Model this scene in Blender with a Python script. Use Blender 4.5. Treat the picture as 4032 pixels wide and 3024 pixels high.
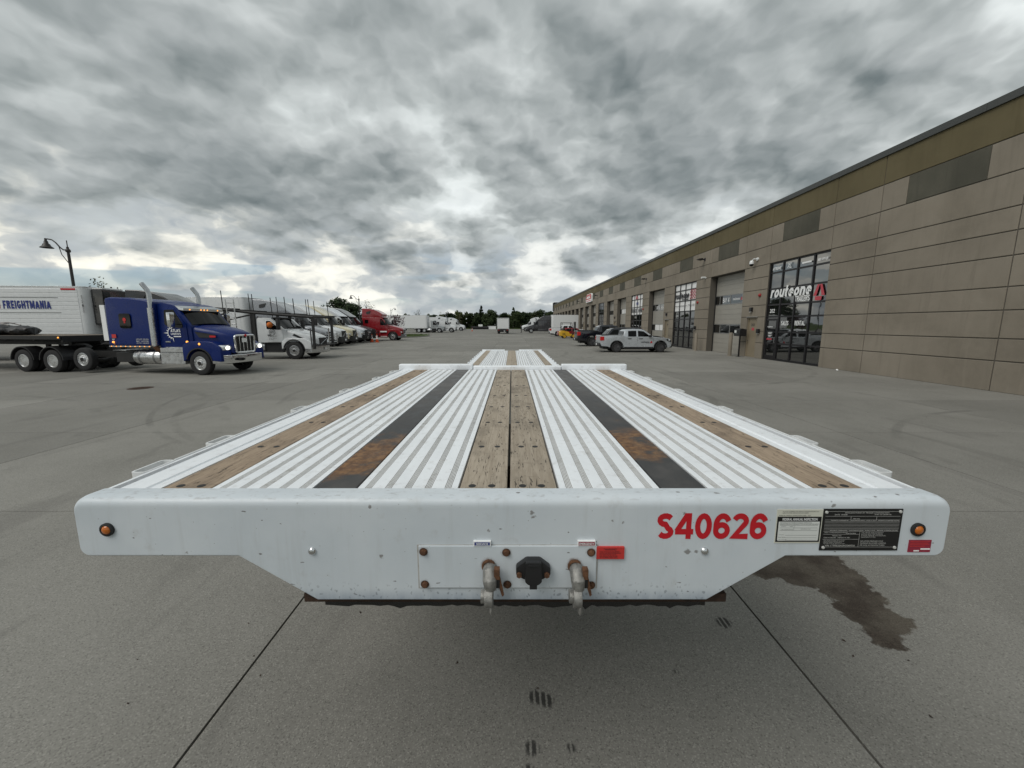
import bpy, bmesh, math, random
from mathutils import Vector, Matrix
R = math.radians
sc = bpy.context.scene
for o in list(bpy.data.objects):
    bpy.data.objects.remove(o)

# ------------------------------------------------------------------ camera
cam_d = bpy.data.cameras.new('camera')
cam = bpy.data.objects.new('camera', cam_d)
sc.collection.objects.link(cam)
cam.location = (0, 0, 2.05)
cam.rotation_euler = (R(90 - 8.563), 0, 0)
cam_d.sensor_width = 36
cam_d.lens = 14.0
cam_d.clip_start = 0.05
cam_d.clip_end = 3000
sc.camera = cam

# ------------------------------------------------------------------ node helper
class G:
    def __init__(s, tree):
        s.t = tree
        tree.nodes.clear()
    def n(s, typ, ins=None, **props):
        nd = s.t.nodes.new(typ)
        for k, v in props.items():
            setattr(nd, k, v)
        for k, v in (ins or {}).items():
            s.set(nd.inputs[k], v)
        return nd
    def set(s, sock, v):
        if isinstance(v, bpy.types.NodeSocket):
            s.t.links.new(v, sock)
        elif isinstance(v, bpy.types.Node):
            s.t.links.new(v.outputs[0], sock)
        else:
            if isinstance(v, (tuple, list)) and len(v) == 3 and sock.type == 'RGBA':
                v = (*v, 1)
            sock.default_value = v
    def m(s, op, a, b=0.0, c=None, clamp=False):
        nd = s.n('ShaderNodeMath', {0: a, 1: b}, operation=op, use_clamp=clamp)
        if c is not None:
            s.set(nd.inputs[2], c)
        return nd.outputs[0]
    def vm(s, op, a, b=(0, 0, 0)):
        return s.n('ShaderNodeVectorMath', {0: a, 1: b}, operation=op).outputs[0]
    def noise(s, vec, scale, detail=4, rough=.55, dist=0.0, out='Fac', **kw):
        return s.n('ShaderNodeTexNoise', {'Vector': vec, 'Scale': scale, 'Detail': detail, 'Roughness': rough, 'Distortion': dist}, **kw).outputs[out]
    def vor(s, vec, scale, feature='F1', out='Distance'):
        return s.n('ShaderNodeTexVoronoi', {'Vector': vec, 'Scale': scale}, feature=feature).outputs[out]
    def ramp(s, fac, stops, interp='LINEAR'):
        nd = s.n('ShaderNodeValToRGB', {'Fac': fac})
        cr = nd.color_ramp
        cr.interpolation = interp
        while len(cr.elements) < len(stops):
            cr.elements.new(1)
        for e, (p, c) in zip(cr.elements, stops):
            e.position = p
            e.color = (c, c, c, 1) if not isinstance(c, (tuple, list)) else (*c, 1)
        return nd.outputs[0]
    def mr(s, v, a, b, c=0.0, d=1.0, smooth=True):
        return s.n('ShaderNodeMapRange', {'Value': v, 'From Min': a, 'From Max': b, 'To Min': c, 'To Max': d}, interpolation_type='SMOOTHSTEP' if smooth else 'LINEAR').outputs[0]
    def mix(s, f, a, b, blend='MIX'):
        nd = s.t.nodes.new('ShaderNodeMix')
        nd.data_type = 'RGBA'; nd.blend_type = blend
        s.set(nd.inputs[0], f); s.set(nd.inputs[6], a); s.set(nd.inputs[7], b)
        return nd.outputs[2]

# ------------------------------------------------------------------ sky and sun
SUN_AZ, SUN_EL = -130.0, 50.0         # degrees left of the view axis, above the horizon
w = bpy.data.worlds.new('World'); sc.world = w; w.use_nodes = True
g = G(w.node_tree)
sky = g.n('ShaderNodeTexSky', sky_type='NISHITA', sun_disc=False)
sky.sun_elevation = R(SUN_EL); sky.sun_rotation = R(SUN_AZ); sky.air_density = 1.0; sky.dust_density = 1.4
D = g.n('ShaderNodeTexCoord').outputs['Generated']
sp = g.n('ShaderNodeSeparateXYZ', {0: D})
dx, dy, dz = sp.outputs[0], sp.outputs[1], sp.outputs[2]
zc = g.m('ADD', g.m('MAXIMUM', dz, 0.0), 0.34)
u = g.m('DIVIDE', dx, zc); v = g.m('DIVIDE', dy, zc)
P = g.n('ShaderNodeCombineXYZ', {0: g.m('ADD', u, 14.42), 1: g.m('ADD', v, .4), 2: 0.0}).outputs[0]
D2 = dict(noise_dimensions='2D')
wv = g.vm('SUBTRACT', g.noise(P, 7.0, 3, .6, out='Color', **D2), (.5, .5, .5))
P2 = g.vm('ADD', P, g.vm('MULTIPLY', wv, (.09, .09, 0)))
def vo2(p, sc_, det): return g.m('SUBTRACT', .62, g.n('ShaderNodeTexVoronoi', {'Vector': p, 'Scale': sc_, 'Detail': det, 'Roughness': .5, 'Lacunarity': 2.1}, voronoi_dimensions='2D', normalize=True).outputs['Distance'])
def puff(p, d1, d2): return g.m('ADD', g.m('MULTIPLY', g.noise(p, 3.2, d1, .46, **D2), .72), g.m('MULTIPLY', vo2(p, 5.2, d2), .42))
n1 = g.noise(P2, 1.5, 1, .5, **D2)
n2 = puff(P2, 6, 2.4)
n3 = puff(g.vm('ADD', P2, (-.02, .045, 0)), 5, 2.0)
emb = g.m('SUBTRACT', n3, n2)                               # lit rims of the cloud lumps
az = g.m('ARCTAN2', dx, dy)
soft = g.m('MULTIPLY', g.mr(az, -.75, .05, .55, 1.0), g.mr(dz, .75, .35, .6, 1.0))   # flatter deck overhead and to the left
t = g.m('ADD', g.m('MULTIPLY', g.m('SUBTRACT', n2, .5), soft), g.m('ADD', .5, g.m('MULTIPLY', g.m('SUBTRACT', n1, .5), .62)))
cl = g.ramp(t, [(.24, (.74, .785, .78)), (.35, (.58, .622, .62)), (.42, (.455, .49, .49)), (.48, (.385, .418, .42)), (.56, (.325, .356, .36)), (.70, (.255, .285, .292))])
e1 = g.m('MULTIPLY', emb, .62)
cl = g.mix(1.0, cl, g.n('ShaderNodeCombineColor', {0: e1, 1: e1, 2: e1}).outputs[0], 'ADD')
# lower sky: cumulus banks and bright gaps seen far off, with blue holes
Ph = g.n('ShaderNodeCombineXYZ', {0: g.m('MULTIPLY', az, 3.4), 1: g.m('MULTIPLY', dz, 6.5), 2: 0.0}).outputs[0]
wh = g.vm('SUBTRACT', g.noise(Ph, 4.5, 2, .55, out='Color', **D2), (.5, .5, .5))
Pw = g.vm('ADD', Ph, g.vm('MULTIPLY', wh, (.16, .16, 0)))
nh = g.m('ADD', g.m('MULTIPLY', g.noise(Pw, 2.0, 6, .54, **D2), .8), g.m('MULTIPLY', vo2(Pw, 3.0, 2.5), .34))
warmside = g.mr(az, -.95, .45, 1.0, .15)
glow = g.mix(warmside, (.74, .78, .79), (1.08, 1.04, .90))
hor = g.ramp(nh, [(.36, 0.0), (.44, .25), (.49, .72), (.60, 1.0)])
hor = g.mix(hor, glow, (.385, .425, .45))
blue = g.mix(1.0, sky.outputs[0], (.075, .088, .098), 'MULTIPLY')
hole = g.m('MULTIPLY', g.mr(g.noise(g.vm('MULTIPLY', Ph, (.45, 1.9, 1)), 1.3, 3, .5, **D2), .55, .60), g.m('MULTIPLY', g.mr(dz, .24, .12), g.mr(dz, .03, .07)))
hor = g.mix(g.m('MULTIPLY', hole, g.mr(az, .1, -.4, .2, .6)), hor, blue)
lowmix = g.m('MULTIPLY', g.mr(g.m('ADD', dz, g.m('MULTIPLY', g.m('SUBTRACT', n2, .5), .45)), .08, .24, 1.0, 0.0), .96)
col = g.mix(lowmix, cl, hor)
# below the horizon: dull ground haze so that reflections stay neutral
col = g.mix(g.mr(dz, -.02, .0, 1.0, 0.0), col, (.22, .22, .20))
out = g.n('ShaderNodeVectorMath', {0: col, 1: (10.0, 10.0, 10.0)}, operation='MULTIPLY').outputs[0]
bg = g.n('ShaderNodeBackground', {'Color': out, 'Strength': 0.1})
g.n('ShaderNodeOutputWorld', {'Surface': bg})
w.cycles.sampling_method = 'MANUAL'; w.cycles.sample_map_resolution = 384

sun_d = bpy.data.lights.new('sun', 'SUN')
sun_d.energy = 1.5; sun_d.angle = R(38); sun_d.color = (1, .965, .91)
sun = bpy.data.objects.new('sun', sun_d); sc.collection.objects.link(sun)
sv = Vector((math.sin(R(SUN_AZ)) * math.cos(R(SUN_EL)), math.cos(R(SUN_AZ)) * math.cos(R(SUN_EL)), math.sin(R(SUN_EL))))
sun.rotation_euler = (-sv).to_track_quat('-Z', 'Y').to_euler()
sun.location = sv * 100

vs = sc.view_settings
vs.view_transform = 'Standard'; vs.look = 'None'; vs.exposure = 0.15; vs.gamma = 1.0; vs.use_curve_mapping = False
sc.render.engine = 'CYCLES'
sc.cycles.max_bounces = 5
sc.cycles.use_denoising = True
# ------------------------------------------------------------------ mesh helpers
col_ = sc.collection
class MB:
    def __init__(s):
        s.v = []; s.f = []; s.mi = []
        s.cur = 0
    def add(s, vs_, fs):
        b = len(s.v)
        s.v += [tuple(p) for p in vs_]
        for f in fs:
            s.f.append(tuple(b + i for i in f)); s.mi.append(s.cur)
        return s
    def box(s, x0, x1, y0, y1, z0, z1):
        vs_ = [(x0, y0, z0), (x1, y0, z0), (x1, y1, z0), (x0, y1, z0), (x0, y0, z1), (x1, y0, z1), (x1, y1, z1), (x0, y1, z1)]
        return s.add(vs_, [(0, 3, 2, 1), (4, 5, 6, 7), (0, 1, 5, 4), (1, 2, 6, 5), (2, 3, 7, 6), (3, 0, 4, 7)])
    def cbox(s, c, d):
        return s.box(c[0] - d[0] / 2, c[0] + d[0] / 2, c[1] - d[1] / 2, c[1] + d[1] / 2, c[2] - d[2] / 2, c[2] + d[2] / 2)
    def prism(s, poly, axis, a, b, wa=None, wb=None):
        """extrude polygon along an axis. poly is (p,q): axis y -> (x,z); axis x -> (y,z); axis z -> (x,y). wa/wb may be functions(p,q)."""
        n = len(poly)
        def pt(p, q, t):
            return {'x': (t, p, q), 'y': (p, t, q), 'z': (p, q, t)}[axis]
        A = [pt(p, q, wa(p, q) if wa else a) for p, q in poly]
        B = [pt(p, q, wb(p, q) if wb else b) for p, q in poly]
        fs = [tuple(range(n)), tuple(range(2 * n - 1, n - 1, -1))]
        for i in range(n):
            j = (i + 1) % n
            fs.append((i, i + n, j + n, j))
        return s.add(A + B, fs)
    def tube(s, pts, r, n=8, cap=True, closed=False):
        pts = [Vector(p) for p in pts]
        m = len(pts)
        rs = r if isinstance(r, (list, tuple)) else [r] * m
        rings = []
        up = None
        for i, p in enumerate(pts):
            if closed:
                d = pts[(i + 1) % m] - pts[i - 1]
            else:
                d = pts[min(i + 1, m - 1)] - pts[max(i - 1, 0)]
            d.normalize()
            if up is None:
                up = d.orthogonal().normalized()
            else:
                up = (up - d * up.dot(d)).normalized()
            b = d.cross(up)
            rings.append([p + (up * math.cos(k * 2 * math.pi / n) + b * math.sin(k * 2 * math.pi / n)) * rs[i] for k in range(n)])
        vs_ = [q for rg in rings for q in rg]
        fs = []
        for i in range(m if closed else m - 1):
            i2 = (i + 1) % m
            for k in range(n):
                k2 = (k + 1) % n
                fs.append((i * n + k, i * n + k2, i2 * n + k2, i2 * n + k))
        if cap and not closed:
            fs += [tuple(range(n - 1, -1, -1)), tuple((m - 1) * n + k for k in range(n))]
        return s.add(vs_, fs)
    def lathe(s, prof, c=(0, 0, 0), axis='z', n=24, close=False):
        """prof: list of (r, h)."""
        vs_ = []; m = len(prof)
        for r_, h in prof:
            for k in range(n):
                a = 2 * math.pi * k / n
                p, q = r_ * math.cos(a), r_ * math.sin(a)
                vs_.append({'z': (c[0] + p, c[1] + q, c[2] + h), 'y': (c[0] + q, c[1] + h, c[2] + p), 'x': (c[0] + h, c[1] + p, c[2] + q)}[axis])
        fs = []
        for i in range(m if close else m - 1):
            i2 = (i + 1) % m
            for k in range(n):
                k2 = (k + 1) % n
                fs.append((i * n + k, i * n + k2, i2 * n + k2, i2 * n + k))
        if not close:
            if prof[0][0] > 1e-6: fs.append(tuple(range(n - 1, -1, -1)))
            if prof[-1][0] > 1e-6: fs.append(tuple((m - 1) * n + k for k in range(n)))
        return s.add(vs_, fs)
    def cyl(s, c, r, h, axis='z', n=16):
        return s.lathe([(r, -h / 2), (r, h / 2)], c, axis, n)
    def loft(s, rings, cap=True):
        n = len(rings[0]); vs_ = [p for rg in rings for p in rg]; fs = []
        for i in range(len(rings) - 1):
            for k in range(n):
                k2 = (k + 1) % n
                fs.append((i * n + k, (i + 1) * n + k, (i + 1) * n + k2, i * n + k2))
        if cap:
            fs += [tuple(range(n)), tuple((len(rings) - 1) * n + k for k in range(n - 1, -1, -1))]
        return s.add(vs_, fs)
    def sphere(s, c, r, n=12, m=8, sz=1.0):
        return s.lathe([(r * math.sin(math.pi * i / m), -r * sz * math.cos(math.pi * i / m)) for i in range(m + 1)], c, 'z', n)
    def xf(s, M, start=0):
        for i in range(start, len(s.v)):
            s.v[i] = tuple(M @ Vector(s.v[i]))
        return s
    def mesh(s, name, mats, bevel=0, segs=2, smooth=None, angle=30, recalc=True):
        me = bpy.data.meshes.new(name)
        me.from_pydata(s.v, [], s.f)
        mats = mats if isinstance(mats, (list, tuple)) else [mats]
        for m_ in mats: me.materials.append(m_)
        if len(mats) > 1:
            me.polygons.foreach_set('material_index', s.mi)
        bm = bmesh.new(); bm.from_mesh(me)
        if recalc:
            bmesh.ops.remove_doubles(bm, verts=bm.verts, dist=1e-6)
            bmesh.ops.recalc_face_normals(bm, faces=bm.faces)
        if bevel:
            es = [e for e in bm.edges if len(e.link_faces) == 2 and e.calc_face_angle(0) > R(angle)]
            bmesh.ops.bevel(bm, geom=es, offset=bevel, segments=segs, profile=.6, affect='EDGES', clamp_overlap=True)
        bm.to_mesh(me); bm.free()
        if smooth:
            me.polygons.foreach_set('use_smooth', [True] * len(me.polygons))
            me.set_sharp_from_angle(angle=R(smooth))
        me.update()
        return me

def link(name, me, parent=None, loc=None, rot=None, scale=None):
    o = bpy.data.objects.new(name, me)
    col_.objects.link(o)
    if parent is not None: o.parent = parent
    if loc is not None: o.location = loc
    if rot is not None: o.rotation_euler = rot
    if scale is not None: o.scale = scale if isinstance(scale, (tuple, list)) else (scale,) * 3
    return o
def part(name, mb, mat, parent, bevel=0, segs=2, smooth=None, label=None, angle=30, loc=None, rot=None):
    o = link(name, mb.mesh(name, mat, bevel, segs, smooth, angle), parent, loc, rot)
    if label: o['label'] = label
    return o
def thing(name, label, cat, loc=(0, 0, 0), rz=0, scale=1, group=None):
    o = link(name, None, None, loc, (0, 0, rz), scale)
    o.empty_display_size = .2
    return tag(o, label, cat, group)
def tag(o, label, cat, group=None):
    o['label'] = label; o['category'] = cat
    if group: o['group'] = group
    return o
def single(name, mb, mat, label, cat, group=None, loc=None, rot=None, **kw):
    return tag(link(name, mb.mesh(name, mat, **kw), None, loc, rot), label, cat, group)
def struct(name, mb, mat, kind='structure', parent=None, **kw):
    o = link(name, mb.mesh(name, mat, **kw), parent)
    o['kind'] = kind
    return o
def kids(o, table=None):
    return [c for c in bpy.data.objects if c.parent == o]
def copy_tree(root, label=None, loc=None, rz=None, scale=None, remat=None):
    """copy a thing with its parts and sub-parts; remat swaps materials {old name: new material} on copied meshes"""
    allk = {}
    for c in bpy.data.objects:
        if c.parent: allk.setdefault(c.parent.name, []).append(c)
    cache = {}
    def cp(o, par):
        c = o.copy(); col_.objects.link(c); c.parent = par
        if remat and o.type == 'MESH' and o.data.materials and o.data.materials[0].name in remat:
            if o.data.name not in cache:
                d = o.data.copy()
                for i, m_ in enumerate(d.materials):
                    if m_.name in remat: d.materials[i] = remat[m_.name]
                cache[o.data.name] = d
            c.data = cache[o.data.name]
        for k in allk.get(o.name, []): cp(k, c)
        return c
    r = cp(root, None)
    if label: r['label'] = label
    if loc is not None: r.location = loc
    if rz is not None: r.rotation_euler = (0, 0, rz)
    if scale is not None: r.scale = (scale,) * 3
    return r

def text(s_, o, u_, v_, width, height, mat, parent, name='lettering', bold=0.0, shear=0.0, depth=.002, lines=False):
    """text as a thin mesh filling the box with lower-left corner o, right vector u_, up vector v_ (in parent space)."""
    cu = bpy.data.curves.new('t', 'FONT'); cu.body = s_; cu.offset = bold; cu.shear = shear; cu.resolution_u = 3
    if lines: cu.space_line = 1.15
    ob = bpy.data.objects.new('t', cu); col_.objects.link(ob)
    me = bpy.data.meshes.new_from_object(ob)
    bpy.data.objects.remove(ob); bpy.data.curves.remove(cu)
    xs = [p.co.x for p in me.vertices]; ys = [p.co.y for p in me.vertices]
    x0, x1, y0, y1 = min(xs), max(xs), min(ys), max(ys)
    O, U, V_ = Vector(o), Vector(u_).normalized(), Vector(v_).normalized()
    N = U.cross(V_)
    if height is None: height = width * (y1 - y0) / (x1 - x0)
    if width is None: width = height * (x1 - x0) / (y1 - y0)
    for p in me.vertices:
        p.co = O + U * ((p.co.x - x0) / (x1 - x0) * width) + V_ * ((p.co.y - y0) / (y1 - y0) * height) + N * depth
    me.materials.clear(); me.materials.append(mat)
    me.name = name
    return link(name, me, parent)
def rrect(w_, h_, r, n=4):
    """rounded rectangle centred at 0"""
    pts = []
    for cx, cy, a0 in ((w_ / 2 - r, h_ / 2 - r, 0), (-w_ / 2 + r, h_ / 2 - r, 90), (-w_ / 2 + r, -h_ / 2 + r, 180), (w_ / 2 - r, -h_ / 2 + r, 270)):
        for i in range(n + 1):
            a = R(a0 + 90 * i / n)
            pts.append((cx + r * math.cos(a), cy + r * math.sin(a)))
    return pts
def roundpoly(pts, rad, n=4):
    """round the corners of a polygon; rad a number or list"""
    out_ = []; m = len(pts)
    for i in range(m):
        p0, p, p1 = Vector(pts[i - 1]), Vector(pts[i]), Vector(pts[(i + 1) % m])
        r = rad[i] if isinstance(rad, (list, tuple)) else rad
        if r <= 0:
            out_.append(tuple(p)); continue
        a = (p0 - p); b = (p1 - p)
        la, lb = a.length, b.length
        r = min(r, la * .48, lb * .48)
        A = p + a / la * r; B = p + b / lb * r
        for k in range(n + 1):
            t = k / n
            q = A * (1 - t) ** 2 + p * 2 * t * (1 - t) + B * t * t
            out_.append((q.x, q.y))
    return out_

# ------------------------------------------------------------------ materials
def new_mat(name):
    m_ = bpy.data.materials.new(name); m_.use_nodes = True
    return m_, G(m_.node_tree)
def pbsdf(gg, m_, **ins):
    b = gg.n('ShaderNodeBsdfPrincipled', ins)
    gg.n('ShaderNodeOutputMaterial', {'Surface': b})
    return b
def simple(name, c, rough=.5, metal=0.0, var=.08, nscale=6.0, coat=0.0, spec=.5, emit=None, es=0, bump=0.0, coords='obj'):
    """plain paint/metal/plastic with faint dirt mottling"""
    m_, q = new_mat(name)
    P_ = q.n('ShaderNodeTexCoord').outputs['Object'] if coords == 'obj' else q.n('ShaderNodeNewGeometry').outputs['Position']
    nz = q.noise(P_, nscale, 5, .6)
    f = q.mr(nz, .3, .7, 1 - var, 1 + var, smooth=False)
    cc = q.mix(1.0, c, q.n('ShaderNodeCombineColor', {0: f, 1: f, 2: f}).outputs[0], 'MULTIPLY')
    ins = {'Base Color': cc, 'Roughness': q.mr(nz, .3, .7, max(rough - .06, .02), min(rough + .1, 1)), 'Metallic': metal, 'Coat Weight': coat, 'Coat Roughness': .05, 'Specular IOR Level': spec}
    if emit:
        ins['Emission Color'] = emit; ins['Emission Strength'] = es
    if bump:
        ins['Normal'] = q.n('ShaderNodeBump', {'Height': q.noise(P_, nscale * 8, 4, .6), 'Strength': bump, 'Distance': .01}).outputs[0]
    pbsdf(q, m_, **ins)
    return m_
M = {}
def concrete(name, base, dark, light, bumps=.3, random_tint=.06, ground=False):
    m_, q = new_mat(name)
    P_ = q.n('ShaderNodeNewGeometry').outputs['Position']
    big = q.noise(P_, .35, 5, .6, .4)
    mid = q.noise(P_, 2.6, 6, .62)
    fine = q.noise(P_, 75, 3, .7)
    c = q.mix(q.mr(big, .3, .7), dark, light)
    c = q.mix(q.mr(mid, .32, .68, 0, .55), c, base)
    if ground:
        agg = q.n('ShaderNodeTexVoronoi', {'Vector': P_, 'Scale': 165.0}).outputs['Color']
        ag = q.n('ShaderNodeSeparateColor', {0: agg}).outputs[0]
        c = q.mix(q.mr(ag, .78, .97, 0, .38), c, (.40, .39, .355))
        c = q.mix(q.mr(ag, .18, .03, 0, .55), c, (.075, .072, .064))
        # faint sweeping tyre tracks
        pst = q.vm('MULTIPLY', P_, (1.0, .16, 1.0))
        tr = q.noise(pst, 1.7, 3, .55, 1.2)
        c = q.mix(q.mr(tr, .56, .72, 0, .30), c, (.105, .10, .092))
        # scattered drips
        dr = q.vor(q.vm('ADD', P_, q.vm('MULTIPLY', q.noise(P_, 6, 2, out='Color'), (.1, .1, 0))), 1.05)
        c = q.mix(q.m('MULTIPLY', q.mr(dr, .045, .02), q.mr(q.noise(P_, .5, 2), .5, .6)), c, (.05, .047, .043))
    else:
        st = q.noise(q.vm('MULTIPLY', P_, (2.2, 2.2, .18)), 1.6, 5, .6, .6)
        c = q.mix(q.mr(st, .52, .70, 0, .5), c, dark)
        c = q.mix(q.mr(st, .44, .30, 0, .25), c, light)
    ft = q.mr(fine, .3, .7, .90, 1.08, smooth=False)
    rnd = q.mr(q.n('ShaderNodeObjectInfo').outputs['Random'], 0, 1, 1 - random_tint, 1 + random_tint, smooth=False)
    f = q.m('MULTIPLY', ft, rnd)
    c = q.mix(1.0, c, q.n('ShaderNodeCombineColor', {0: f, 1: f, 2: f}).outputs[0], 'MULTIPLY')
    bp = q.n('ShaderNodeBump', {'Height': q.m('ADD', fine, q.m('MULTIPLY', mid, .4)), 'Strength': bumps, 'Distance': .004})
    pbsdf(q, m_, **{'Base Color': c, 'Roughness': .87, 'Normal': bp.outputs[0], 'Specular IOR Level': .3})
    return m_
M['slab'] = concrete('concrete_paving', (.212, .206, .186), (.176, .171, .154), (.24, .233, .212), .35, .11, True)
M['joint'] = simple('joint_filler', (.042, .040, .037), .9, var=.3)
M['panel'] = concrete('precast_panel', (.245, .214, .172), (.192, .168, .134), (.272, .24, .196), .15, .045)
M['band'] = concrete('ochre_band', (.135, .112, .06), (.105, .087, .047), (.152, .127, .072), .1, .04)
M['olive'] = concrete('olive_inset', (.082, .08, .062), (.062, .06, .047), (.11, .104, .082), .1, .05)
M['reveal'] = simple('reveal_shadow', (.10, .09, .075), .9)
M['coping'] = simple('dark_coping', (.055, .058, .056), .45, var=.12)
M['black'] = simple('black_metal', (.012, .012, .013), .42, var=.2)
M['rubber'] = simple('tyre_rubber', (.017, .017, .018), .82, var=.25, bump=.2)
M['white'] = simple('white_paint', (.72, .735, .74), .32, var=.04, coat=.3)
M['text_white'] = simple('white_vinyl', (.82, .83, .83), .5, var=.02)
M['text_dark'] = simple('dark_vinyl', (.02, .02, .024), .5, var=.02)
M['red_vinyl'] = simple('red_vinyl', (.52, .008, .018), .4, var=.05)
M['red'] = simple('red_plastic', (.5, .02, .02), .35)
M['blue_vinyl'] = simple('blue_vinyl', (.015, .03, .20), .45, var=.03)
M['chrome'] = simple('chrome', (.72, .73, .74), .12, 1.0, var=.06)
M['alu'] = simple('polished_aluminium', (.62, .63, .64), .28, 1.0, var=.1)
M['rim'] = simple('truck_rim_aluminium', (.60, .61, .62), .28, .95, var=.15)
M['steel_grey'] = simple('grey_steel', (.28, .285, .29), .4, .9, var=.2, nscale=20)
M['frame_black'] = simple('chassis_black', (.014, .014, .014), .6, var=.3)
def glass(name, c, rough=.03, ior=1.5):
    m_, q = new_mat(name)
    P_ = q.n('ShaderNodeNewGeometry').outputs['Position']
    bp = q.n('ShaderNodeBump', {'Height': q.noise(P_, .9, 2, .5), 'Strength': .06, 'Distance': .05})
    pbsdf(q, m_, **{'Base Color': c, 'Roughness': rough, 'IOR': ior, 'Normal': bp.outputs[0]})
    return m_
M['glass'] = glass('dark_glass', (.003, .0035, .0035), .03, 1.3)
M['glass_store'] = glass('storefront_glass', (.008, .009, .009), .02, 2.7)
M['lens_amber'] = simple('amber_lens', (.50, .13, .008), .12, coat=.6)
M['lens_red'] = simple('red_lens', (.55, .012, .012), .12, coat=.6)
M['lens_clear'] = simple('clear_lens', (.75, .77, .78), .08, .6, coat=.6)
# ------------------------------------------------------------------ bold sans lettering made of flat strokes
def _arc(cx, cy, rx, ry, a0, a1, n=10):
    return [(cx + rx * math.cos(R(a0 + (a1 - a0) * i / n)), cy + ry * math.sin(R(a0 + (a1 - a0) * i / n))) for i in range(n + 1)]
def glyph(ch, t):
    """strokes of a glyph in a unit-height box; t = half stroke width. returns (advance, [(points, closed)])"""
    h = t; c = 1 - t
    w_ = .70; a = w_ / 2
    L = lambda *p: (list(p), False)
    el = lambda cx, cy, rx, ry: (_arc(cx, cy, rx, ry, 90, 450, 20)[:-1], True)
    if ch == ' ': return .34, []
    if ch == '0': return w_, [el(a, .5, a - h, .5 - h)]
    if ch == 'O': return .76, [el(.38, .5, .38 - h, .5 - h)]
    if ch == '1': return .42, [L((.08, .78), (.3, c), (.3, 0))]
    if ch == '2': return w_, [(_arc(a, .70, a - h, .30 - h, 165, -35, 10) + [(h + .02, h), (w_, h)], False)]
    if ch == '4': return w_ + .06, [L((w_ - .14, 0), (w_ - .14, 1)), L((w_ - .14 - h * .6, 1 - h * .4), (h * .6, .30)), L((0, .22 + h * .6), (w_ + .06, .22 + h * .6))]
    if ch == '6': return w_, [el(a, .33, a - h, .33 - h), (_arc(a + .03, .55, a + .03 - h, .45 - h, 25, 180, 10) + [(h, .33)], False)]
    if ch == '3': return w_, [(_arc(a, .73, a - h, .27 - h, 160, -90, 9) + _arc(a, .27, a - h, .27 - h, 90, -160, 9)[1:], False)]
    if ch == '7': return w_, [L((0, c), (w_ - h, c), (.2, 0))]
    if ch == '8': return w_, [el(a, .73, a - h - .03, .27 - h), el(a, .27, a - h, .27 - h)]
    if ch in 'Ss': return w_, [(_arc(a, .73, a - h, .27 - h, 25, 270, 9) + _arc(a, .27, a - h, .27 - h, 90, -155, 9)[1:], False)]
    if ch == 'A': return .74, [L((h * .8, 0), (.37 - h * .3, c)), L((.37 + h * .3, c), (.74 - h * .8, 0)), L((.14, .28), (.60, .28))]
    if ch == 'B': return .66, [L((h, 0), (h, 1)), ([(h, c)] + _arc(.38, .75, .22, .25 - h, 90, -90, 8) + [(h, .5)], False), ([(h, .5)] + _arc(.40, .25, .26 - h, .25 - h * .5, 90, -90, 8) + [(h, h)], False)]
    if ch == 'C': return .68, [(_arc(.36, .5, .36 - h, .5 - h, 45, 315, 14), False)]
    if ch == 'D': return .68, [L((h, 0), (h, 1)), ([(h, c)] + _arc(.34, .5, .34 - h, .5 - h, 90, -90, 10) + [(h, h)], False)]
    if ch == 'E': return .56, [L((h, 0), (h, 1)), L((h, c), (.56, c)), L((h, .5), (.52, .5)), L((h, h), (.56, h))]
    if ch == 'F': return .54, [L((h, 0), (h, 1)), L((h, c), (.54, c)), L((h, .5), (.48, .5))]
    if ch == 'G': return .70, [(_arc(.36, .5, .36 - h, .5 - h, 45, 330, 14) + [(.70 - h, .46), (.40, .46)], False)]
    if ch == 'H': return .68, [L((h, 0), (h, 1)), L((.68 - h, 0), (.68 - h, 1)), L((h, .5), (.68 - h, .5))]
    if ch == 'I': return 2.2 * h, [L((1.1 * h, 0), (1.1 * h, 1))]
    if ch == 'K': return .68, [L((h, 0), (h, 1)), L((.66 - h, 1), (h, .42)), L((.25, .58), (.68 - h * .5, 0))]
    if ch == 'L': return .54, [L((h, 0), (h, 1)), L((h, h), (.54, h))]
    if ch == 'M': return .84, [L((h, 0), (h, 1)), L((.84 - h, 0), (.84 - h, 1)), L((h * 1.2, c), (.42, .25), (.84 - h * 1.2, c))]
    if ch == 'N': return .70, [L((h, 0), (h, 1)), L((.70 - h, 0), (.70 - h, 1)), L((h * 1.2, c), (.70 - h * 1.2, h))]
    if ch == 'P': return .62, [L((h, 0), (h, 1)), ([(h, c)] + _arc(.36, .72, .26 - h, .28 - h, 90, -90, 8) + [(h, .44 + h)], False)]
    if ch == 'R': return .66, [L((h, 0), (h, 1)), ([(h, c)] + _arc(.38, .73, .26 - h * .8, .27 - h, 90, -90, 8) + [(h, .46 + h)], False), L((.36, .46), (.66 - h * .8, 0))]
    if ch == 'T': return .60, [L((.30, 0), (.30, 1)), L((0, c), (.60, c))]
    if ch == 'U': return .68, [([(h, 1)] + _arc(.34, .34, .34 - h, .34 - h, 180, 360, 10) + [(.68 - h, 1)], False)]
    if ch == 'V': return .70, [L((h, 1), (.35, h)), L((.35, h), (.70 - h, 1))]
    if ch == 'X': return .70, [L((h, 1), (.70 - h, 0)), L((h, 0), (.70 - h, 1))]
    if ch == 'Y': return .68, [L((h * .8, 1), (.34, .45), (.34, 0)), L((.68 - h * .8, 1), (.34, .45))]
    # lower case, x-height .74
    X = .74
    if ch == 'r': return .42, [L((h, 0), (h, X)), (_arc(.40, .38, .40 - h, .36 - h, 160, 88, 6), False)]
    if ch == 'o': return .62, [el(.31, X / 2, .31 - h, X / 2 - h)]
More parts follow.
